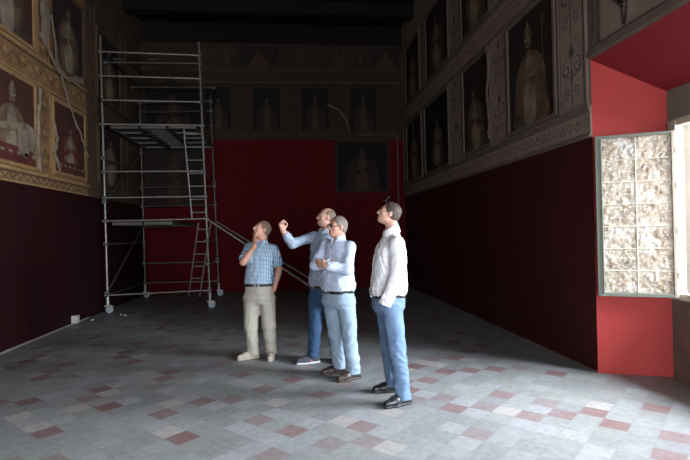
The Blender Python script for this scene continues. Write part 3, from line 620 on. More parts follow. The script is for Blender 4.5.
# ------------------------------------------------------------------ implicit bodies
def V3(*a): return np.array(a, float)
def unit(a): a = np.array(a, float); return a/np.linalg.norm(a)
class Field:
    def __init__(s, lo, hi, h):
        s.lo = np.array(lo, float); s.h = h; n = np.ceil((np.array(hi)-s.lo)/h).astype(int)+1
        s.ax = [s.lo[i]+h*np.arange(n[i]) for i in range(3)]; s.D = np.full(tuple(n), 9., np.float32)
    def sub(s, lo, hi):
        a = np.maximum(np.floor((np.array(lo)-s.lo)/s.h).astype(int), 0); b = np.minimum(np.ceil((np.array(hi)-s.lo)/s.h).astype(int)+1, s.D.shape)
        sl = tuple(slice(a[i], max(b[i], a[i])) for i in range(3))
        X = s.ax[0][sl[0]][:,None,None]; Y = s.ax[1][sl[1]][None,:,None]; Z = s.ax[2][sl[2]][None,None,:]
        return sl, X, Y, Z
    def comb(s, sl, d, k, op):
        D = s.D[sl]
        if op == 'u':
            if k > 0: h = np.clip(.5+.5*(D-d)/k, 0, 1); r = D*(1-h)+d*h-k*h*(1-h); r = np.where(D > 5, d, r)
            else: r = np.minimum(D, d)
        else:
            if k > 0: h = np.clip(.5-.5*(D+d)/k, 0, 1); r = D*(1-h)-d*h+k*h*(1-h)
            else: r = np.maximum(D, -d)
        s.D[sl] = r
    def cone(s, a, b, ra, rb, k=.02, op='u', cut=None, fold=None):
        a = np.array(a, float); b = np.array(b, float); m = max(ra, rb)+k+4*s.h
        sl, X, Y, Z = s.sub(np.minimum(a,b)-m, np.maximum(a,b)+m)
        ab = b-a; L2 = max(ab@ab, 1e-9); t = np.clip(((X-a[0])*ab[0]+(Y-a[1])*ab[1]+(Z-a[2])*ab[2])/L2, 0, 1)
        d = np.sqrt((X-a[0]-t*ab[0])**2+(Y-a[1]-t*ab[1])**2+(Z-a[2]-t*ab[2])**2)-(ra+(rb-ra)*t)
        if fold: d = d+fold(X,Y,Z)
        if cut is not None:
            c, nn = cut; d = np.maximum(d, (X-c[0])*nn[0]+(Y-c[1])*nn[1]+(Z-c[2])*nn[2])
        s.comb(sl, d, k, op); return s
    def ell(s, c, r, M=None, k=.02, op='u'):
        c = np.array(c, float); r = np.array(r, float); M = np.eye(3) if M is None else M; m = r.max()+k+4*s.h
        sl, X, Y, Z = s.sub(c-m, c+m); x, y, z = X-c[0], Y-c[1], Z-c[2]
        q = [x*M[i][0]+y*M[i][1]+z*M[i][2] for i in range(3)]   # rows of M = local axes
        k0 = np.sqrt(sum((q[i]/r[i])**2 for i in range(3))); k1 = np.sqrt(sum((q[i]/r[i]**2)**2 for i in range(3)))+1e-6
        s.comb(sl, k0*(k0-1)/k1, k, op); return s
    def loft(s, lv, th, k=.02, op='u', ex=2.3, fold=None, pad=0., zr=None):
        """lv rows: z, cx, cy, a, b ; th heading of the local 'right' axis"""
        lv = np.array(sorted(lv)); 
        m = lv[:,3].max()+.06+pad; cx, cy = lv[:,1], lv[:,2]
        sl, X, Y, Z = s.sub((cx.min()-m, cy.min()-m, lv[0,0]-.03), (cx.max()+m, cy.max()+m, lv[-1,0]+.03))
        I = [np.interp(Z, lv[:,0], lv[:,j]) for j in range(1,5)]
        a, b = I[2]+pad, I[3]+pad; x = X-I[0]; y = Y-I[1]; c, sn = math.cos(th), math.sin(th)
        u = x*c+y*sn; v = -x*sn+y*c
        g = ((np.abs(u)/a)**ex+(np.abs(v)/b)**ex)**(1/ex)
        d = (g-1)*np.minimum(a, b)
        if fold: d = d+fold(X,Y,Z)
        z0, z1 = zr if zr else (lv[0,0], lv[-1,0])
        d = np.maximum(d, np.maximum(z0-Z, Z-z1))
        s.comb(sl, d, k, op); return s
    def disp(s, f):
        X = s.ax[0][:,None,None]; Y = s.ax[1][None,:,None]; Z = s.ax[2][None,None,:]; s.D = s.D+f(X,Y,Z).astype(np.float32)
    def clip(s, c, n):
        X = s.ax[0][:,None,None]; Y = s.ax[1][None,:,None]; Z = s.ax[2][None,None,:]
        s.D = np.maximum(s.D, (X-c[0])*n[0]+(Y-c[1])*n[1]+(Z-c[2])*n[2])
    def mesh(s):
        D = s.D; I = D < 0; nx, ny, nz = D.shape
        C = [(i,j,k) for i in (0,1) for j in (0,1) for k in (0,1)]
        cnt = np.zeros((nx-1,ny-1,nz-1), np.int8)
        for i,j,k in C: cnt += I[i:nx-1+i, j:ny-1+j, k:nz-1+k]
        act = np.argwhere((cnt > 0) & (cnt < 8)); idx = np.full(cnt.shape, -1, np.int64); idx[tuple(act.T)] = np.arange(len(act))
        acc = np.zeros((len(act),3)); w = np.zeros(len(act))
        for a in range(8):
            for ax_ in range(3):
                ca = C[a]
                if ca[ax_] == 1: continue
                cb = list(ca); cb[ax_] = 1
                pa = act+np.array(ca); pb = act+np.array(cb); da = D[tuple(pa.T)]; db = D[tuple(pb.T)]
                m = (da < 0) != (db < 0); t = np.where(m, da/np.where(m, da-db, 1), 0)
                acc += np.where(m[:,None], pa+(pb-pa)*t[:,None], 0); w += m
        V = acc/w[:,None]; V = s.lo+V*s.h; Fs = []
        for ax_ in range(3):
            o1, o2 = [(1,2),(2,0),(0,1)][ax_]
            sa = [slice(1,n-1) for n in D.shape]; sa[ax_] = slice(0, D.shape[ax_]-1); sb = list(sa); sb[ax_] = slice(1, D.shape[ax_])
            A_ = I[tuple(sa)]; B_ = I[tuple(sb)]; e = np.argwhere(A_ != B_); 
            if not len(e): continue
            fl = A_[tuple(e.T)]; off = np.ones(3, int); off[ax_] = 0; e = e+off
            def cell(d1, d2): q = e.copy(); q[:,o1] -= d1; q[:,o2] -= d2; return idx[tuple(q.T)]
            q = np.stack([cell(1,1), cell(0,1), cell(0,0), cell(1,0)], 1); q[~fl] = q[~fl][:,::-1]; Fs.append(q)
        Fq = np.concatenate(Fs); Fq = Fq[(Fq >= 0).all(1)]
        return V, Fq
def fmesh(fld, name, mats, parent, midx=None, relax=1):
    V, Q = fld.mesh()
    for _ in range(relax):      # light smoothing
        acc = np.zeros_like(V); n = np.zeros(len(V))
        for a in range(4):
            b = (a+1) % 4; np.add.at(acc, Q[:,a], V[Q[:,b]]); np.add.at(n, Q[:,a], 1); np.add.at(acc, Q[:,b], V[Q[:,a]]); np.add.at(n, Q[:,b], 1)
        V = .5*V+.5*acc/n[:,None]
    if not isinstance(mats, (list,tuple)): mats = [mats]
    me = bpy.data.meshes.new(name); me.vertices.add(len(V)); me.vertices.foreach_set('co', V.astype(np.float32).ravel())
    me.loops.add(len(Q)*4); me.loops.foreach_set('vertex_index', Q.astype(np.int32).ravel())
    me.polygons.add(len(Q)); me.polygons.foreach_set('loop_start', np.arange(0, len(Q)*4, 4, dtype=np.int32))
    me.polygons.foreach_set('use_smooth', np.ones(len(Q), bool))
    for m in mats: me.materials.append(m)
    if midx is not None: me.polygons.foreach_set('material_index', midx(V[Q].mean(1)).astype(np.int32))
    me.update(calc_edges=True); me.validate()
    o = bpy.data.objects.new(name, me); COL.objects.link(o); o.parent = parent; XF[o.name] = XF[parent.name]
    return o
def folds(amp, f=22., ph=0.):
    g = np.random.default_rng(int(ph*10) % 997+1); K = []
    for i in range(7):
        d = g.standard_normal(3); d /= np.linalg.norm(d); d[2] *= 1.25; K.append((d*f*g.uniform(.45,1.6), g.uniform(0,6.3), g.uniform(.5,1.)))
    def fn(X,Y,Z):
        wx = .05*np.sin(11*Z+5*Y+ph); wy = .05*np.sin(13*X+7*Z+ph*2); o = 0
        for d, p, a in K: o = o+a*(.64-np.abs(np.sin((d[0]*(X+wy)+d[1]*(Y+wx)+d[2]*(Z+wx))*.5+p)))
        return -amp*.55*o
    return fn

def hand_prims(f, w, d, n, t, curls, thumb=.6, sc=1., spread=.12):
    """w wrist, d towards fingers, n palm normal (palm side), t thumb side"""
    d = unit(d); n = unit(np.array(n)-np.dot(n,d)*d); t0 = np.cross(d, n); t = t0 if np.dot(t0,t) > 0 else -t0
    lens = [.040,.044,.041,.032]; offs = [.030,.010,-.010,-.028]; pal = [.088,.092,.088,.080]; rr_ = [.0092,.0095,.0090,.0080]
    f.cone(w-d*.01, w+d*.03, .026*sc, .024*sc, .015)
    for i in range(4):
        kn = w+sc*(d*pal[i]+t*offs[i]); f.cone(w+sc*(d*.02+t*offs[i]*.55), kn, .014*sc, .0125*sc, .014)
        cur = curls[i]; ang = cur*.8; p = kn; L = lens[i]*sc
        for seg, sc2 in enumerate((1,.7,.55)):
            dir_ = unit(d*math.cos(ang)+n*math.sin(ang)+t*offs[i]/.03*spread*(1-cur*.6)); q = p+dir_*L*sc2
            f.cone(p, q, rr_[i]*sc*(1-.08*seg), rr_[i]*sc*(1-.08*(seg+1)), .003); p = q; ang += cur*1.45
    b0 = w+sc*(d*.02+t*.024); b1 = b0+sc*unit(t*.75+d*.65+n*.25*thumb)*.042; b2 = b1+sc*unit(t*(.45-.5*thumb)+d*.8+n*thumb)*.032; b3 = b2+sc*unit(t*(.3-.8*thumb)+d*.7+n*thumb)*.025
    f.cone(b0,b1,.017*sc,.013*sc,.012); f.cone(b1,b2,.0115*sc,.0105*sc,.004); f.cone(b2,b3,.0105*sc,.009*sc,.003)

def man(spec):
    c0 = spec['c']; bx = spec['px']
    def ry(px, py, dy=0.):
        q = RC @ np.array([(px-345)/F, (230-py)/F, -1.])*(c0+dy)      # planar depth scaling
        dep = q[0]*FWD[0]+q[1]*FWD[1]; q = q*(c0+dy)/dep
        return V3(q[0]*RGT[0]+q[1]*RGT[1], dy, q[2]+CH)
    x0 = ry(bx, 234)[0]
    def P(px, py, dy=0.): p = ry(px, py, dy); return V3(p[0]-x0, dy, p[2])
    loc = RGT*x0+FWD*c0
    root = thing('person', (loc[0], loc[1], 0), spec['label'], 'person', rotz=-PSI)
    hd = unit((*spec['heading'], 0)); rt = V3(hd[1], -hd[0], 0); th = math.atan2(rt[1], rt[0])   # person's right
    J = {k: P(*v) for k, v in spec['J'].items()}
    for k in ('ankle_a','ankle_b'): J[k][2] = .10
    pel = P(*spec['pelvis']); che = P(*spec['chest']); nb = P(*spec['neckbase']); hc = P(*spec['head'])
    fw = unit(spec['face']); up = unit(V3(0,0,1)-fw*fw[2]+0*rt); up = unit(up+fw*0); rg = np.cross(fw, up)
    HM = np.array([rg, fw, up])     # local axes rows: right, forward, up
    def h(x, y, z): return hc+rg*x+fw*y+up*z
    bs = spec.get('hs', 1.)
    zb = spec['belt']; zcr = J['hip_a'][2]-.02; zs = (J['sh_a'][2]+J['sh_b'][2])/2; W, Dp = spec['W'], spec['D']
    def cen(z):
        t = (z-pel[2])/(che[2]-pel[2]); t = np.clip(t, -.3, 1.4); q = pel+(che-pel)*t; return q[0], q[1]
    prof = [(zcr-.06,.80,.78),(zcr+.03,.98,.95),(zb-.03,.97,.96),(zb+.03,.99,1.04),(zb+.10,1.03,1.10),(zb+.22,1.02,1.02),(zs-.14,1.03,1.0),(zs-.04,.98,.86),(zs+.035,.72,.66),(zs+.075,.40,.48)]
    lv = []
    for z, a, b in prof:
        cx_, cy_ = cen(z)
        if z > zs-.05: k = min((z-zs+.05)/.1, 1)*.6; cx_ = cx_*(1-k)+nb[0]*k; cy_ = cy_*(1-k)+nb[1]*k
        lv.append((z, cx_, cy_, W*a, Dp*b))
    hand = spec['hands']
    allp = np.array(list(J.values())+[hc]); lo = allp.min(0)-.24; hi = allp.max(0)+.24; lo[2] = 0; hi[2] = hc[2]+.2
    # ---- body
    f = Field(lo, hi, .006)
    f.loft([(z,x,y,(a-.022)*(1 if z > zcr else .4),(b-.022)*(1 if z > zcr else .6)) for z,x,y,a,b in lv], th, .0, zr=(zcr+.02, 9))
    f.cone(nb-V3(0,0,.04), h(0,-.042,-.045), .060, .054, .03)
    for s in 'ab':
        f.cone(J['sh_'+s], J['el_'+s], .046, .038, .03); f.cone(J['el_'+s], J['wr_'+s], .038, .026, .02)
        f.cone(J['el_'+s]+(J['wr_'+s]-J['el_'+s])*.2, J['el_'+s]+(J['wr_'+s]-J['el_'+s])*.45, .042, .036, .02)
        f.cone(J['hip_'+s]+V3(0,0,.0), J['kn_'+s], .074, .052, .03); f.cone(J['kn_'+s], J['ankle_'+s]-V3(0,0,.03), .050, .036, .02)
        td = unit((*spec['toe_'+s],0)); a_ = J['ankle_'+s].copy(); a_[2] = .055; f.cone(a_-td*.03, a_+td*.13-V3(0,0,.015), .036, .028, .02)
        w_ = J['wr_'+s]; hh = hand[s]; hand_prims(f, w_, hh[0], hh[1], hh[2], hh[3], hh[4])
    # head
    S = .97*bs
    def E(c, r, k=.02, op='u', M=HM): f.ell(h(*[q*S for q in c]), [q*S for q in r], M, k, op)
    def Cn(a, b, ra, rb, k, op='u'): f.cone(h(*[q*S for q in a]), h(*[q*S for q in b]), ra*S, rb*S, k, op)
    E((0,-.015,.030),(.076,.098,.088),.02); E((0,.028,-.03),(.062,.066,.086),.035); E((0,.060,-.090),(.030,.030,.024),.028)
    E((0,.015,-.068),(.054,.045,.030),.03)
    for sg in (-1,1):
        E((sg*.043,.062,-.022),(.022,.02,.02),.02); Cn((sg*.012,.088,.024),(sg*.046,.074,.024),.011,.009,.014)
    Cn((0,.090,.012),(0,.112,-.028),.008,.0125,.01)
    for sg in (-1,1): E((sg*.012,.100,-.034),(.009,.012,.008),.006); E((sg*.031,.102,.002),(.017,.014,.011),.01,'s')
    for sg in (-1,1):
        Cn((sg*.020,.0905,.0125),(sg*.043,.083,.0105),.0052,.0048,.005); Cn((sg*.022,.0895,-.0105),(sg*.041,.082,-.0095),.0045,.0042,.006)
    Cn((-.018,.089,-.058),(.018,.089,-.058),.0075,.0075,.008); Cn((-.015,.088,-.072),(.015,.088,-.072),.008,.008,.006)
    Cn((-.022,.101,-.0650),(.022,.101,-.0650),.0035,.0035,.003,'s')
    for sg in (-1,1):
        E((sg*.080,-.008,-.004),(.010,.019,.032),.008); E((sg*.089,-.004,-.0),(.005,.010,.017),.004,'s')
    lips = [h(0,.094*S,-.058*S), h(0,.094*S,-.072*S)]
    def midx(C):
        l = (C-h(0,0,0)) @ HM.T/S; return ((np.abs(l[:,0]) < .023) & (l[:,1] > .08) & (l[:,2] < -.052) & (l[:,2] > -.079) & (np.abs(C-hc).max(1) < .2)).astype(int)
    fmesh(f, 'body', [spec['skin'], M_lips], root, midx)
    def mp(c): return h(*[q*S for q in c])
    for sg in (-1,1):
        e = Field(mp((sg*.031,.080,.002))-.02, mp((sg*.031,.080,.002))+.02, .0016); e.ell(mp((sg*.031,.0785,.001)), [.0125*S]*3, HM, 0)
        ir = mp((sg*.031,.0910,.001)); fmesh(e, 'eye', [M_eye, M_iris], root, lambda C: (np.linalg.norm(C-ir,axis=1) < .0066).astype(int))
        b_ = Field(mp((sg*.031,.090,.022))-.045, mp((sg*.031,.090,.022))+.045, .0025); b_.cone(mp((sg*.014,.0985,.023)), mp((sg*.046,.083,.026)), .0052, .0038, 0)
        fmesh(b_, 'eyebrow', spec['hair'], root)
    # ---- hair
    hf_ = Field(hc-.17, hc+.17, .005); t_ = spec.get('hairth', .008)
    hf_.ell(h(0,-.018*S,.032*S), [(.076+t_)*S,(.098+t_)*S,(.088+t_)*S], HM, .0)
    hf_.ell(h(0,-.055*S,-.02*S), [.066*S,.055*S,.065*S], HM, .02)
    nz = folds(.003, 90., 1.); hf_.disp(lambda X,Y,Z: nz(X,Y,Z))
    hl = spec.get('hairline', .075)
    def cutter(c, r, k=.006): hf_.ell(mp(c), [q*S for q in r], HM, k, 's')
    cutter((0,.10,-.02),(.10,.085,.095)); cutter((0,.085+hl*.0,.03),(.058,.055,hl))
    for sg in (-1,1): cutter((sg*.085,.035,-.05),(.04,.05,.055)); cutter((sg*.092,-.004,-.006),(.020,.021,.034),.003)
    if spec.get('bald'): cutter((0,.03,.115),(.062,.10,.062),.012); cutter((0,.07,.07),(.075,.07,.07),.01)
    hf_.clip(h(0,-.05,-.075*S), -up)
    fmesh(hf_, 'hair', spec['hair'], root)
    # ---- shirt
    f = Field(lo, hi, .006); fa_, fb_ = folds(spec.get('sf',.011)*.6, 34., spec['px']), folds(spec.get('sf',.011)*.5, 85., spec['px']+5); fo = lambda X,Y,Z: fa_(X,Y,Z)+fb_(X,Y,Z)
    f.loft([r for r in lv if r[0] > zb-.1], th, 0, fold=fo, zr=(zb-.004 - spec.get('hemdrop',0), 9))
    if spec.get('blouse', 1):
        f.loft([(zb-.002,*cen(zb),W*.98,Dp*1.02),(zb+.025,*cen(zb),W*1.06,Dp*1.12),(zb+.09,*cen(zb+.09),W*1.05,Dp*1.10)], th, .02, fold=fo)
    for s in 'ab':
        sh, el, wr = J['sh_'+s], J['el_'+s], J['wr_'+s]; r1, r2, r3 = spec.get('sleeve_r', (.061,.055,.042))
        f.cone(nb+V3(0,0,-.045), sh+V3(0,0,-.002), .050, r1*.92, .035)
        if spec['sleeve'] == 'short':
            q = sh+(el-sh)*spec.get('slen',.78); n_ = unit(el-sh); f.cone(sh, q+n_*.05, r1, r2+.012, .03, cut=(q,n_), fold=fo)
        else:
            fc_, fd_ = folds(.010, 46., ord(s)), folds(.007, 95., ord(s)+3); fo2 = lambda X,Y,Z: fc_(X,Y,Z)+fd_(X,Y,Z); f.cone(sh, el, r1, r2, .03, fold=fo); q = el+(wr-el)*spec.get('cuff',{}).get(s,.97); n_ = unit(wr-el)
            f.cone(el, q+n_*.04, r2, r3, .025, cut=(q,n_), fold=fo2); 
            f.cone(q-n_*.05, q+n_*.03, r3-.002, r3-.002, .008, cut=(q,n_))
    neck_ax = unit(h(0,-.03,-.045)-nb)
    f.cone(nb+neck_ax*.045, nb+neck_ax*.3, .058, .058, .008, 's')
    fr_ = nb+hd*.075+V3(0,0,-.02); f.cone(fr_+V3(0,0,-.0)+hd*.02, nb+neck_ax*.12+hd*.06, .022, .05, .006, 's')
    fmesh(f, 'shirt', spec['shirt'], root)
    # collar: two leaves standing round the neck
    cf = Field(nb-.14, nb+.16, .0045); sl, X, Y, Z = cf.sub(nb-.14, nb+.16); c_ = nb+V3(0,0,.0)
    x = X-c_[0]; y = Y-c_[1]; z = Z-c_[2]; tt = (x*neck_ax[0]+y*neck_ax[1]+z*neck_ax[2])
    px_, py_, pz_ = x-tt*neck_ax[0], y-tt*neck_ax[1], z-tt*neck_ax[2]; rad = np.sqrt(px_**2+py_**2+pz_**2)
    fwd_ = px_*hd[0]+py_*hd[1]; sid = np.abs(px_*rt[0]+py_*rt[1])
    R0 = .069+(.03-tt)*.25; d = np.abs(rad-R0)-.0065
    d = np.maximum(d, np.maximum(-.012-.035*np.clip(fwd_/.07,0,1)-tt, tt-(.048-.032*np.clip(fwd_/.07,-1,1))))
    d = np.maximum(d, np.where(fwd_ > 0, .026-(.03+tt)*-.25-sid, -1)); cf.D[sl] = d
    fmesh(cf, 'collar', spec['shirt'], root, relax=1)
    # placket strip + buttons
    f2 = Field(nb-V3(.35,.35,.6), nb+V3(.35,.35,.1), .005); 
    sl, X, Y, Z = f2.sub(f2.lo, f2.lo+9)
    lva = np.array(lv); I = [np.interp(Z, lva[:,0], lva[:,j]) for j in range(1,5)]; x = X-I[0]; y = Y-I[1]
    u = x*rt[0]+y*rt[1]; v = x*hd[0]+y*hd[1]; g = ((np.abs(u)/(I[2]))**2.3+(np.abs(v)/(I[3]))**2.3)**(1/2.3); d = (g-1)*I[3]+fo(X,Y,Z)
    d = np.maximum(np.abs(d-.0)-.0045, np.abs(u)-.014); d = np.maximum(d, np.where(v > 0, -1, 1)); d = np.maximum(d, np.maximum(zb+.05-Z, Z-(zs+.0))); f2.D[sl] = d
    if spec.get('placket', 1): fmesh(f2, 'placket', spec['shirt'], root)
    # ---- trousers
    f = Field((lo[0],lo[1],0), (hi[0],hi[1],zb+.1), .006); fe_, ff_ = folds(.006, 26., spec['px']+2), folds(.005, 75., spec['px']+4); fo = lambda X,Y,Z: fe_(X,Y,Z)+ff_(X,Y,Z)
    f.loft([(r[0],r[1],r[2],r[3]*(1 if r[0] > zcr else .55),r[4]*(1 if r[0] > zcr else .8)) for r in lv if r[0] < zb+.12], th, 0, zr=(zcr-.02, zb+.012), pad=.004, fold=fo)
    r0, r1, r2 = spec.get('leg_r', (.094,.073,.072)); hem = spec.get('hem', .055)
    for s in 'ab':
        hp, kn, an = J['hip_'+s], J['kn_'+s], J['ankle_'+s]; fg_, fh_ = folds(.009, 42., ord(s)*3.+spec['px']), folds(.006, 90., ord(s)*3.+spec['px']+7)
        def fk(X,Y,Z, g1=fg_, g2=fh_): return g1(X,Y,Z)+g2(X,Y,Z)
        f.cone(hp+V3(0,0,.02), kn, r0, r1, .045, fold=fo); m_ = an.copy(); m_[2] = hem
        f.cone(kn, m_, r1, r2, .02, fold=fk, cut=(V3(0,0,hem), V3(0,0,-1)))
    fmesh(f, 'trousers', spec['trousers'], root)
    # ---- belt
    f = Field((lo[0],lo[1],zb-.06), (hi[0],hi[1],zb+.06), .005)
    f.loft([r for r in lv if zb-.2 < r[0] < zb+.3], th, 0, zr=(zb-.022, zb+.014), pad=.011)
    bl_ = fmesh(f, 'belt', spec['belt_m'], root)
    cz = zb-.004; cx_, cy_ = cen(cz); bc = V3(cx_, cy_, cz)+hd*(Dp*.975+.014)
    b = MB(); Lr = XF[root.name]
    def wl_(p): return Rz(Lr[1]) @ p + Lr[0]
    R3 = Rz(Lr[1])
    b.obox(wl_(bc), [R3@rt, R3@hd, V3(0,0,1)], (.022,.004,.017)); b.build('buckle', M_buckle, bl_, bevel=.003)
    # ---- shoes
    for s in 'ab':
        td = unit((*spec['toe_'+s],0)); sd = V3(-td[1], td[0], 0); an = J['ankle_'+s].copy(); an[2] = 0
        def q(x, y, z): return an+td*x+sd*y+V3(0,0,z)
        f = Field(an-V3(.3,.3,.02), an+V3(.3,.3,.2), .005)
        f.cone(q(-.045,0,.05), q(.10,0,.042), .040, .040, .02); f.cone(q(.09,.004,.040), q(.175,.006,.036), .045, .033, .03); f.cone(q(-.03,0,.085), q(.02,0,.085), .040, .038, .02)
        f.cone(q(0,0,.085), q(.10,0,.055), .038, .034, .02); f.clip(q(0,0,.018), V3(0,0,-1)); f.clip(q(0,0,.115), V3(0,0,1))
        so = fmesh(f, 'shoe', spec['shoe'], root)
        f = Field(an-V3(.3,.3,.02), an+V3(.3,.3,.06), .005); sl, X, Y, Z = f.sub(f.lo, f.lo+9)
        def cap(a, b_, ra, rb):
            ab = b_-a; t = np.clip(((X-a[0])*ab[0]+(Y-a[1])*ab[1])/(ab@ab), 0, 1); return np.sqrt((X-a[0]-t*ab[0])**2+(Y-a[1]-t*ab[1])**2)-(ra+(rb-ra)*t)
        d = np.minimum(cap(q(-.048,0,0), q(.09,0,0), .040, .046), cap(q(.09,.004,0), q(.178,.006,0), .047, .034)); d = np.maximum(d+0*Z, np.maximum(.001-Z, Z-.024)); f.D[sl] = d
        fmesh(f, 'sole', spec.get('sole_m', spec['shoe']), so)
        if spec.get('accent'):
            f = Field(an-V3(.3,.3,.02), an+V3(.3,.3,.2), .004)
            for y_ in (-1,1): f.cone(q(.02,y_*.040,.03), q(.07,y_*.038,.07), .007, .006, .004); f.cone(q(.07,y_*.042,.028), q(.11,y_*.030,.062), .007, .005, .004)
            for k in range(4): f.cone(q(.055+.022*k,-.022,.088-.007*k), q(.055+.022*k,.022,.088-.007*k), .004, .004, 0)
            fmesh(f, 'shoe_stripe', M_pink, so)
        else:
            f = Field(an-V3(.3,.3,.02), an+V3(.3,.3,.2), .004)
            for k in range(4): f.cone(q(.055+.02*k,-.018,.090-.006*k), q(.055+.02*k,.018,.090-.006*k), .0035, .0035, 0)
            fmesh(f, 'laces', spec['shoe'], so)
    # ---- extras
    def gl(z, y, tilt, dark, name, r=.021, end=None):
        g = MB(); cc = [wl_(mp((sg*.033, y, z))) for sg in (-1,1)]
        Rg, Fw, Up = R3@rg, R3@fw, R3@up
        Fw2 = unit(Fw*math.cos(tilt)+Up*math.sin(tilt)); Up2 = unit(Up*math.cos(tilt)-Fw*math.sin(tilt))
        for c_ in cc:
            n_ = 16; tw = .0045 if dark else .0022; ring = [(math.cos(2*PI*k/n_), math.sin(2*PI*k/n_)) for k in range(n_)]
            for k in range(n_):
                a, b = ring[k], ring[(k+1) % n_]
                g.tube(c_+Rg*a[0]*(r+.004)+Up2*a[1]*r*.8, c_+Rg*b[0]*(r+.004)+Up2*b[1]*r*.8, tw, 6)
        g.tube(cc[0]+Rg*(r+.003), cc[1]-Rg*(r+.003), .0022, 6)
        for sg, c_ in zip((-1,1), cc):
            o_ = c_+Rg*sg*(r+.004); e_ = wl_(mp((sg*.087, *(end or (-.01, z+.004))))); g.tube(o_, o_+(e_-o_)*.25+Rg*sg*.014, .0022, 6); g.tube(o_+(e_-o_)*.25+Rg*sg*.014, e_, .0022, 6)
        gg = g.build(name, M_black, root)
        for c_ in cc:
            l = MB(); n_ = 16
            vs = [c_+Rg*math.cos(2*PI*k/n_)*(r+.003)+Up2*math.sin(2*PI*k/n_)*r*.78+Fw2*e for e in (-.001,.001) for k in range(n_)]
            l.add(vs, [tuple(range(n_-1,-1,-1)), tuple(range(n_,2*n_))]+[(k,(k+1)%n_,n_+(k+1)%n_,n_+k) for k in range(n_)]); l.build('lens', M_glass if dark else M_lensc, gg)
    if spec.get('glasses'): gl(.000, .104, 0, False, 'eyeglasses', .023)
    if spec.get('sunglasses'): gl(.134, .076, .45, True, 'sunglasses', .033, (-.035,.045))
    return root
def lens_clear():
    m, n, b = nt('clear_lens'); b.inputs['Base Color'].default_value = (.35,.35,.35,1); b.inputs['Transmission Weight'].default_value = .85; b.inputs['Roughness'].default_value = .05; b.inputs['IOR'].default_value = 1.1
    return m
M_lensc = lens_clear()

relaxed = [.35,.4,.45,.5]; fist = [1.2,1.25,1.28,1.3]; flat = [.10,.08,.08,.12]
# man 1: hand on cheek
man(dict(c=6.29, px=259, heading=(-.25,-.97), skin=M_skin, hair=M_hairshort, shirt=M_check, trousers=M_khaki, shoe=M_beigel, belt_m=M_black,
    label='person in blue checked short-sleeved shirt and pale khaki trousers, hand on cheek, looking up',
    pelvis=(258.5,296), chest=(261,256), neckbase=(261.5,242.5), head=(261.8,229.8), face=(-.74,-.54,.40),
    W=.178, D=.135, belt=.93, sleeve='short', slen=.80, sleeve_r=(.066,.066,.04), placket=1,
    J=dict(sh_a=(249.5,248,.03), el_a=(243,262.5,-.14), wr_a=(254.2,246.5,-.17), sh_b=(273,249.5,0), el_b=(279,269.5,.05), wr_b=(274.5,288,-.0),
           hip_a=(251.5,300,0), hip_b=(267,300,0), kn_a=(251,326,-.03), kn_b=(269,326,-.02), ankle_a=(253,354,.0), ankle_b=(271.5,352,.0)),
    toe_a=(-.86,-.5), toe_b=(.0,-1), hem=.05, leg_r=(.102,.084,.070),
    hands=dict(a=((-.08,.25,1),(.75,.55,.0),(.2,-1,0),[.22,.2,.2,.25],.2), b=((-.35,.0,-1),(-1,.2,0),(0,-1,0),relaxed,.4))))
# man 2: raised fist
man(dict(c=6.0, px=318, heading=(-.75,-.66), skin=M_skin2, hair=M_hairshort, bald=1, hairth=.003, shirt=M_shirtblue, trousers=M_denimdark, shoe=M_sneak, sole_m=M_solew, accent=1, belt_m=M_brownl,
    label='person with cropped balding hair in blue shirt raising a fist, partly behind another man',
    pelvis=(322,297), chest=(323.5,250), neckbase=(325.5,231.5), head=(326.2,217.6), face=(-.93,-.28,.20),
    W=.172, D=.130, belt=.92, sleeve='long', cuff=dict(a=.80,b=.9),
    J=dict(sh_a=(314,236.5,.08), el_a=(292.5,243.5,-.03), wr_a=(283,230.5,-.14), sh_b=(337,239,-.07), el_b=(341,262,.0), wr_b=(340,282,-.06),
           hip_a=(317,301,.04), hip_b=(330,301,-.03), kn_a=(315,328,.0), kn_b=(334,328,.02), ankle_a=(313,354,.0), ankle_b=(336.5,354,.06)),
    toe_a=(-.95,-.3), toe_b=(.3,-.95), hem=.07, leg_r=(.096,.078,.070),
    hands=dict(a=((-.2,-.1,1),(.6,-.8,0),(.9,.3,0),fist,1.3), b=((-.1,-.2,-1),(-.7,.7,0),(-.6,-.6,0),relaxed,.4))))
# man 3: arms crossed
man(dict(c=5.42, px=340, heading=(-.66,-.75), skin=M_skin, hair=M_hairgrey, shirt=M_shirtpale, trousers=M_denimlight, shoe=M_brownl, belt_m=M_black, glasses=1,
    label='grey-haired person with glasses and crossed arms in pale blue shirt and light jeans',
    pelvis=(338,300), chest=(338,256), neckbase=(338.5,240), head=(337.4,227), face=(-.82,-.54,.14),
    W=.178, D=.145, belt=.925, sleeve='long', sleeve_r=(.063,.059,.044), cuff=dict(a=.93,b=.93),
    J=dict(sh_a=(326,245,.11), el_a=(316,265,-.04), wr_a=(331,263,-.14), sh_b=(350,247,-.09), el_b=(346.5,269.5,-.20), wr_b=(325,266,-.225),
           hip_a=(332,303,.05), hip_b=(346,303,-.05), kn_a=(335.5,332,.06), kn_b=(349,333,-.08), ankle_a=(339.5,362,.10), ankle_b=(353.5,366,-.12)),
    toe_a=(-.97,-.2), toe_b=(-.86,-.5), hem=.06, leg_r=(.100,.080,.074),
    hands=dict(a=((.9,.3,-.1),(.2,.9,0),(0,0,1),flat,.3), b=((-.75,.55,.25),(.55,.8,0),(0,0,1),[.35,.35,.4,.45],1.0))))
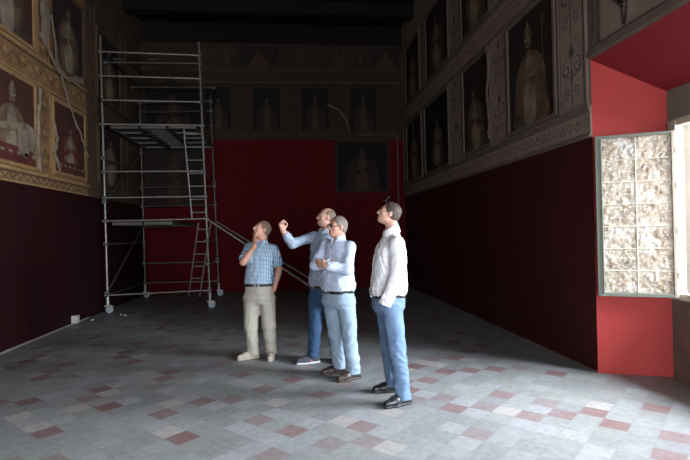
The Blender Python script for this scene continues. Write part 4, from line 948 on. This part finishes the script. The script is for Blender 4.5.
# man 4: profile, looking up, hands in pockets
man(dict(c=4.68, px=394, heading=(-.99,-.10), skin=M_skin2, hair=M_hairbrown, shirt=M_shirtwhite, trousers=M_denimmid, shoe=M_black, belt_m=M_black, sunglasses=1, hairth=.010,
    label='person in white shirt and blue jeans seen from the side, looking up, sunglasses on head',
    pelvis=(388.3,300), chest=(390,255), neckbase=(391.5,231.5), head=(388.8,213.8), face=(-.93,-.06,.36), hs=.93,
    W=.178, D=.155, belt=.965, sleeve='long', sleeve_r=(.068,.069,.056), cuff=dict(a=1.1,b=1.22), sf=.012, hemdrop=.0,
    J=dict(sh_a=(390,243,.17), el_a=(388,271,.2), wr_a=(379,288,.13), sh_b=(397,244,-.17), el_b=(398.5,272,-.21), wr_b=(387,299,-.21),
           hip_a=(387,306,.09), hip_b=(391.5,306,-.09), kn_a=(389,343,.11), kn_b=(396.5,345,-.13), ankle_a=(393,379,.18), ankle_b=(403,390,-.19)),
    toe_a=(-.99,-.1), toe_b=(-.88,-.45), hem=.05, leg_r=(.103,.080,.070),
    hands=dict(a=((.5,-.3,-1),(0,-1,0),(-1,0,0),relaxed,.2), b=((.15,1.3,-.8),(0,1,.2),(-1,0,0),relaxed,.1))))

# ------------------------------------------------------------------ light
sc_ = bpy.context.scene
w = bpy.data.worlds.new('sky'); sc_.world = w; w.use_nodes = True
bg = w.node_tree.nodes['Background']; bg.inputs[0].default_value = (.80,.88,1,1); bg.inputs[1].default_value = 1.0
def area_light(name, loc, sx, sz, e, col, dr):
    l = bpy.data.lights.new(name, 'AREA'); l.shape = 'RECTANGLE'; l.size = sx; l.size_y = sz; l.energy = e; l.color = col
    o = bpy.data.objects.new(name, l); COL.objects.link(o); o.location = loc
    o.rotation_euler = Vector(dr).to_track_quat('-Z', 'Y').to_euler(); return o
SKYC = (.84,.91,1)
area_light('window_and_fill_light', (6.2, 3.45, 2.7), 4.2, 3.2, 2300, SKYC, (-1,0.0,-.38))
area_light('window_and_fill_light', (3.98, -.95, 1.72), 1.9, 1.65, 860, SKYC, (-1,0.25,-.25))  # fill lamp in the added second recess, out of view
area_light('window_and_fill_light', (.3, -5.35, 1.75), 3.2, 2.2, 470, SKYC, (0,1,-.3))  # frontal fill lamp in front of the added rear window
sc_.view_settings.view_transform = 'Standard'; sc_.view_settings.look = 'None'; sc_.view_settings.gamma = 1; sc_.view_settings.use_curve_mapping = False
sc_.view_settings.exposure = 0.38
sc_.cycles.max_bounces = 10; sc_.cycles.diffuse_bounces = 6
